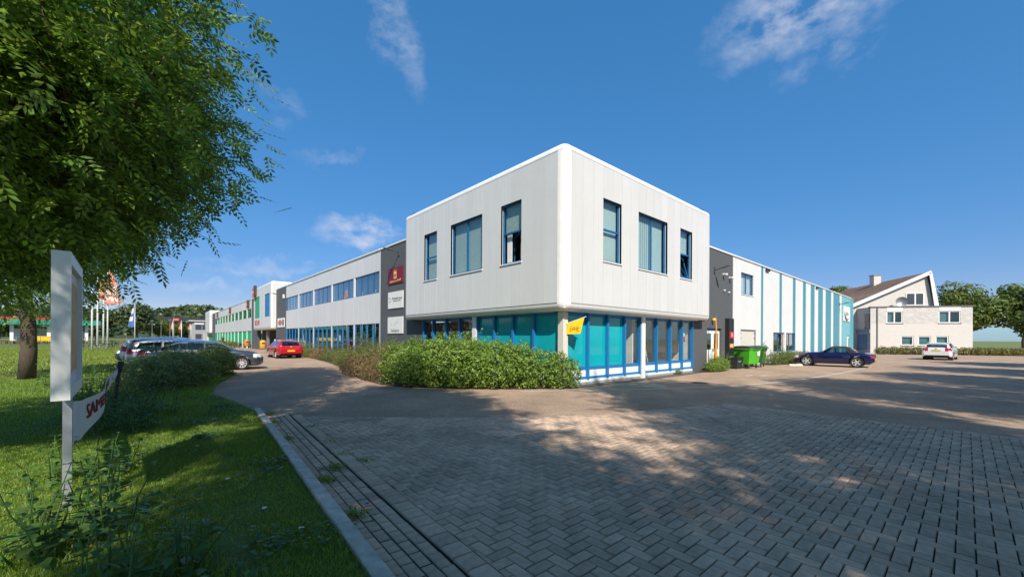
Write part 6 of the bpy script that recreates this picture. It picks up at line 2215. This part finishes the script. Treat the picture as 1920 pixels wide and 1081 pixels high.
def barge(p, q, w_=.18):
    (xa, za), (xb, zb_) = p, q
    return MB().add([(xa, y0 - .06, za - w_), (xb, y0 - .06, zb_ - w_), (xb, y0 - .01, zb_ - w_), (xa, y0 - .01, za - w_), (xa, y0 - .06, za + .30), (xb, y0 - .06, zb_ + .30), (xb, y0 - .01, zb_ + .30), (xa, y0 - .01, za + .30)], BOXF)
hb(barge(eave, (7.98, 10.49)), 'barge_board', BARGE)
hb(MB().add([(7.75, y0 - .06, 10.5), (8.35, y0 - .06, 6.0), (8.85, y0 - .06, 6.0), (8.05, y0 - .06, 10.6), (7.75, y0 - .01, 10.5), (8.35, y0 - .01, 6.0), (8.85, y0 - .01, 6.0), (8.05, y0 - .01, 10.6)], BOXF), 'barge_board', BARGE)
ch = MB().box(6.3, 7.2, 11.2, 12.3, 9.2, 11.5)
chm = hb(ch, 'chimney', HB, roof)
hb(MB().box(6.2, 7.3, 11.1, 12.4, 11.503, 11.62), 'chimney_cap', STEEL, roof)
gw_ = [(5.5, 7.5, 6.35, 7.95)]
fr = MB(); GYY = ('y', GZ); fr_box(fr, GYY, 5.5, 7.5, 6.3, 7.95, -.06, -.005, .10)
fr.fbox(GYY, 6.45, 6.6, -.06, -.005, 6.4, 7.85)
w_ = hb(fr, 'window', WHITE_PAINT)
hb(MB().fbox(GYY, 5.6, 7.4, -.03, -.024, 6.4, 7.85), 'pane', M('dark glass', (.05, .06, .075), rough=.08), w_)
# dormer on the left slope
dz = lambda x: eave[1] + (apex[1] - eave[1]) * (x - eave[0]) / (apex[0] - eave[0])
dm = MB()
yd = 14.0
dm.add([(-.2, yd - 2.2, dz(-.2) + .2), (-.2, yd + 2.2, dz(-.2) + .2), (-.2, yd, dz(-.2) + 2.3), (4.3, yd, dz(-.2) + 2.3)], [(0, 1, 2), (0, 2, 3), (1, 3, 2)])
do = hb(dm, 'dormer', TILE, roof)
dw = MB()
dw.add([(-.24, yd - 1.7, dz(-.2) + .3), (-.24, yd + 1.7, dz(-.2) + .3), (-.24, yd, dz(-.2) + 1.95)], [(0, 1, 2)])
hb(dw, 'dormer_window', M('dark glass', (.05, .06, .075)), roof)
for s_ in (-1, 1):
    hb(MB().tube([(-.26, yd + s_ * 2.3, dz(-.2) + .15), (-.26, yd, dz(-.2) + 2.35)], .09, 4), 'dormer_barge', BARGE, roof)
hb(MB().tube([(-.27, yd - .6, dz(-.2) + .3), (-.27, yd - .6, dz(-.2) + 1.4)], .06, 4).tube([(-.27, yd + .6, dz(-.2) + .3), (-.27, yd + .6, dz(-.2) + 1.4)], .06, 4), 'glazing_bar', BARGE, roof)
# recessed entrance left of the flat block
DG = M('dark glass', (.05, .06, .075), rough=.08)
hb(MB().box(-.06, -.005, .1, 2.8, .4, 2.45), 'entrance_glazing', M('blue glass', (.10, .22, .34), rough=.1, var=.3, scale=.8))
hb(MB().box(-.10, -.005, -.0, 4.6, 2.6, 3.05), 'entrance_beam', M('blue grey panel', (.22, .27, .36), rough=.5))
hb(MB().box(-.06, -.005, .15, 1.1, 3.15, 5.1), 'balcony_opening', DG)
hb(MB().box(-.06, -.005, 3.5, 4.3, 3.5, 5.0), 'window', DG)
hb(MB().box(-.05, -.005, 3.5, 4.3, .1, 2.5), 'entrance_door', DG)
hb(MB().tube([(-.12, 3.15, .05), (-.12, 3.15, 5.4)], .09, 8), 'drainpipe', BARGE)
t = thing('satellite_dish', 'grey satellite dish beside the upper gable window of the house', 'satellite dish', (61.6, -2.6, 6.3))
dl = Vector((59.19, -.38, 0)); U_ = Vector((.566, -.824, 0)); W_ = Vector((.824, .566, 0))
dc = dl + U_ * 4.6 + W_ * 2.2 + Vector((0, 0, 6.75))
t.location = dc - Vector((0, 0, .7))
dish = MB().lathe([(0, .0), (.25, .03), (.45, .10), (.62, .20)], n=18)
dish.xform(Matrix.Translation(dc) @ (-(W_ + U_ * .35)).to_track_quat('Z', 'Y').to_matrix().to_4x4())
dish.build('reflector', STEEL, t, True)
MB().tube([dc - Vector((0, 0, .75)), dc + W_ * .1], .04, 6).build('stand', STEEL, t)
MB().tube([dc - Vector((0, 0, .5)), dc - W_ * .55 - Vector((0, 0, .1))], .02, 5).build('feed_arm', STEEL, t)
# hedge before the house
hp = []
for k in range(18):
    c = dl + U_ * (-1.2 + 1.15 * k) + W_ * (-4.6)
    hp.append((c.x, c.y, .42, .85, .75, .52))
shrub('clipped_hedge', 'low clipped hedge along the front of the pale house', (0, 0, 0), hp, 20000, .15, LF_OLIVE, 'hedge', stems=20, shell=.45)

# ================================================================== background
def far_tree(label, loc, w_, h_, mat, seed, group=None, name='broadleaf_tree'):
    g = np.random.default_rng(seed)
    t = thing(name, label, 'tree', loc, 0, group)
    wood = MB()
    tr = branch(wood, (0, 0, -.1), (0, 0, h_ * .75), h_ * .03, h_ * .008, .03, 5, 7)
    n_bl = 16
    C_, N_ = [], []
    for k in range(n_bl):
        d = g.normal(size=3); d /= np.linalg.norm(d)
        c = np.array([0, 0, h_ * .58]) + d * np.array([w_ * .33, w_ * .33, h_ * .27]) * g.uniform(.4, 1.0)
        r = w_ * g.uniform(.15, .24)
        branch(wood, tr[2 + k % 3], c, h_ * .012, h_ * .003, .1, 3, 4)
        m = 330
        dd = g.normal(size=(m, 3)); dd /= np.linalg.norm(dd, axis=1, keepdims=True)
        rr = g.uniform(.55, 1.08, m)[:, None] * r * np.array([1, 1, .85])
        C_.append(c + dd * rr); N_.append(dd)
    C_ = np.concatenate(C_); N_ = np.concatenate(N_)
    k = C_[:, 2] > .4
    C_, N_ = C_[k], N_[k]
    v, f = leaves_np(C_, N_ + rand_unit(len(C_)) * .6 + np.array([0, 0, .3]), w_ * .055 * g.uniform(.6, 1.2, len(C_)), .6, .1)
    wood.build('trunk', BARK, t, local=True)
    link('crown', np_mesh('crown', v, f, 3), mat, t, local=True)
    return t
far_tree('big round dark green tree behind the far flagpole', (-14.4, 163, 0), 15, 13.5, LF_FAR, 1)
far_tree('dark tree left of the big round tree', (-23.5, 170, 0), 13, 10.5, LF_FAR, 2)
far_tree('dark tree right of the big round tree', (-9.0, 178, 0), 10, 9.0, LF_FAR, 3)
far_tree('yellow-green tree before the dark canopy, left one', (-7.6, 168, 0), 8.5, 7.6, LF_YEL, 4)
far_tree('yellow-green tree before the dark canopy, middle one', (-4.5, 170, 0), 7.5, 6.6, LF_YEL, 5)
far_tree('green tree behind the grey office, right of the pennants', (-.2, 172, 0), 8.5, 7.6, LF_FAR, 6)
far_tree('yellow-green tree right of the pennants', (0.2, 158, 0), 6.0, 5.2, LF_YEL, 7)
for k, (x_, y_, w_, h_, lab) in enumerate(((-34, 172, 12, 9, 'dark tree behind the petrol station, right one'), (-42, 165, 12, 9.5, 'dark tree behind the petrol station, middle one'), (-52, 168, 13, 10, 'dark tree behind the petrol station, left one'))):
    far_tree(lab, (x_, y_, 0), w_, h_, LF_FAR, 20 + k, 'dark trees behind the petrol station')
far_tree('green tree rising behind the house chimney', (84, 6, 0), 9, 13.6, LF_MID, 31)
far_tree('green tree right of the gable of the house', (76.5, -8.5, 0), 9, 11.5, LF_MID, 32)
far_tree('green tree farther right behind the flat block', (80, -14, 0), 10, 11, LF_MID, 33)
far_tree('low green tree right of the flat block of the house', (72, -15.5, 0), 8, 6.5, LF_MID, 34)
far_tree('broad green tree at the far right edge of the yard', (76, -24, 0), 11, 10, LF_FAR, 35)
far_tree('dark green tree filling the gap behind the far right trees', (90, -20, 0), 13, 10, LF_FAR, 36)
# wooded hill on the horizon
hm = MB()
hv, hf = [], []
nh = 60
for i in range(nh + 1):
    a = R(52 + 95 * i / nh)          # bearing round the camera, world angle
    for j, (d, z) in enumerate(((420, -1), (470, 1), (640, 1), (900, -2))):
        base = (17 + 5 * math.sin(i * .35) + 3 * math.sin(i * .9 + 1)) * (1.0 if i > 18 else max(.35, i / 18))
        zz = (-1, base, base * 1.25, -2)[j]
        hv.append((-9.9 + d * math.cos(a), -8.6 + d * math.sin(a), zz))
for i in range(nh):
    for j in range(3):
        hf.append((i * 4 + j, i * 4 + j + 1, (i + 1) * 4 + j + 1, (i + 1) * 4 + j))
hill = MB().add(hv, hf).build('hill', M('hill wood floor', (.030, .050, .020), rough=.95, var=.4, scale=.05), None, True)
hill['kind'] = 'structure'
n = 16000
a = R(52) + nrg.random(n) * R(95); d = 425 + nrg.random(n) * 130
ii = (a - R(52)) / R(95) * nh
base = (17 + 5 * np.sin(ii * .35) + 3 * np.sin(ii * .9 + 1)) * np.where(ii > 18, 1.0, np.maximum(.35, ii / 18))
zz = np.interp(d, [420, 470, 640], [0, 1, 1.2]) * base + nrg.random(n) * 6 * np.where(ii > 18, 1, .5)
c = np.stack([-9.9 + d * np.cos(a), -8.6 + d * np.sin(a), zz], 1)
v, f = leaves_np(c, rand_unit(n) + np.array([-.3, -.6, .6]), nrg.uniform(2.5, 5, n), .9, .2)
o = link('far_wood', np_mesh('far_wood', v, f, 3), LF_FAR)
tag(o, 'distant dark wooded ridge along the horizon at the left', 'wood', kind='stuff')
# long meadow grass and fence before the far trees
n = 9000
x = nrg.uniform(-60, -9, n); y = nrg.uniform(112, 150, n)
c = np.stack([x, y, np.full(n, .35)], 1)
v, f = leaves_np(c, rand_unit(n) * np.array([1, 1, .2]), nrg.uniform(.5, .9, n), .35, .05, np.tile(np.array([[0, 0, 1.0]]), (n, 1)) + rand_unit(n) * .3)
tag(link('meadow_grass', np_mesh('meadow_grass', v, f, 3), leaf_mat('dry meadow blade', (.20, .20, .07), .3, .3)), 'tall pale meadow grass beyond the sunlit lawn', 'grass', kind='stuff')
t = thing('wire_fence', 'thin grey wire fence with posts before the far meadow', 'fence', (-30, 118, 0))
for k in range(14):
    x_ = -50 + k * 3.2
    MB().box(x_ - .05, x_ + .05, 117.95, 118.05, 0, 1.5).build('post', STEEL, t)
for z_ in (.4, .9, 1.4):
    MB().tube([(-50, 118, z_), (-8, 118, z_)], .02, 4).build('wire', STEEL, t)
# dark canopy building with a red sign, grey office, petrol station, pylon
DARKB = M('dark cladding', (.030, .032, .038), rough=.6, var=.1)
t = thing('dark_canopy_building', 'low dark building with a wide flat canopy and red sign in the distance', 'building', (0, 212, 0))
MB().box(-12.5, 8, 205, 235, 7.6, 9.6).build('canopy', DARKB, t)
MB().box(-6, 8, 214, 232, 0, 7.6).build('wall', DARKB, t)
for x_ in (-11, -3, 5):
    MB().box(x_, x_ + .4, 206, 206.4, 0, 7.6).build('column', STEEL, t)
MB().box(-4.6, -2.6, 204.8, 204.98, 8.1, 9.1).build('sign', M('sign red', (.60, .04, .03), rough=.5), t)
text_mesh('lettering', 'DEKO', .6, WHITE_PAINT, t, (-3.6, 204.78, 8.6), (1, 0, 0), (0, 0, 1))
t = thing('grey_office', 'grey flat-roofed office with dark window bands behind the far white block', 'building', (2, 152, 0))
MB().box(-1.5, 14, 150, 165, 0, 6.4).build('wall', M('office grey', (.30, .30, .31), rough=.6, var=.05), t)
MB().box(-2.2, 14.5, 149.3, 165.5, 6.4, 6.75).build('roof', M('office roof', (.45, .44, .42), rough=.6), t)
for z_ in (1.0, 3.9):
    for k in range(3):
        w_ = MB().box(-.6 + k * 1.7, .9 + k * 1.7, 149.9, 149.99, z_, z_ + 1.5).build('window', M('dark glass', (.05, .06, .075)), t)
MB().box(-.9, 1.5, 149.8, 149.98, 5.5, 6.2).build('sign', WHITE_PAINT, t)
t = thing('petrol_station', 'petrol station with a green canopy edge and red top behind the flagpoles', 'building', (-25, 120, 0))
MB().box(-34, -19, 118.5, 128, 4.0, 5.0).build('canopy', M('canopy green', (.03, .26, .18), rough=.5), t)
MB().box(-34, -23, 119, 127, 5.0, 5.5).build('roof_light', M('canopy red', (.50, .03, .03), rough=.5), t)
for x_ in (-32, -27, -21.5):
    MB().box(x_, x_ + .5, 120, 120.5, 0, 4.0).build('column', WHITE_PAINT, t)
MB().box(-33, -24, 126, 130, 0, 3.2).build('shop', WHITE_PAINT, t)
MB().box(-30, -25, 119.4, 119.9, .2, 1.6).build('pump', YEL, t)
t = thing('power_pylon', 'grey lattice power pylon on the horizon', 'pylon', (28.1, 759, 0))
pm = MB()
def leg(z): return 4.2 * (1 - z / 46) + .6
for sx_, sy_ in ((-1, -1), (1, -1), (1, 1), (-1, 1)):
    pm.tube([(28.1 + sx_ * leg(0), 759 + sy_ * leg(0), 0), (28.1 + sx_ * leg(44), 759 + sy_ * leg(44), 44)], .28, 4)
for k in range(11):
    z0, z1 = k * 4, k * 4 + 4
    for sx_ in (-1, 1):
        pm.tube([(28.1 + sx_ * leg(z0), 759 - leg(z0), z0), (28.1 - sx_ * leg(z1), 759 - leg(z1), z1)], .16, 3)
pm.build('tower', STEEL, t)
for z_, w_ in ((27, 10), (34, 8), (41, 6)):
    MB().tube([(28.1 - w_, 759 + w_ * .88, z_), (28.1, 759, z_ + 1.2), (28.1 + w_, 759 - w_ * .88, z_)], .35, 4).build('cross_arm', STEEL, t)
for k, (x_, y_, h_, lab) in enumerate(((-10.6, 150, 6.2, 'slim street lamp far off, left one'), (-8.6, 150, 5.6, 'slim street lamp far off, middle one'), (-6.6, 150, 6.6, 'slim street lamp far off, right one'), (-5.4, 160, 9.5, 'tall thin mast before the dark canopy'))):
    t = thing('street_lamp', lab, 'lamp', (x_, y_, 0))
    MB().tube([(x_, y_, 0), (x_, y_, h_)], [.10, .06], 6).build('post', STEEL, t)
    MB().box(x_ - .35, x_ + .35, y_ - .2, y_ + .2, h_, h_ + .18).build('head', STEEL, t)
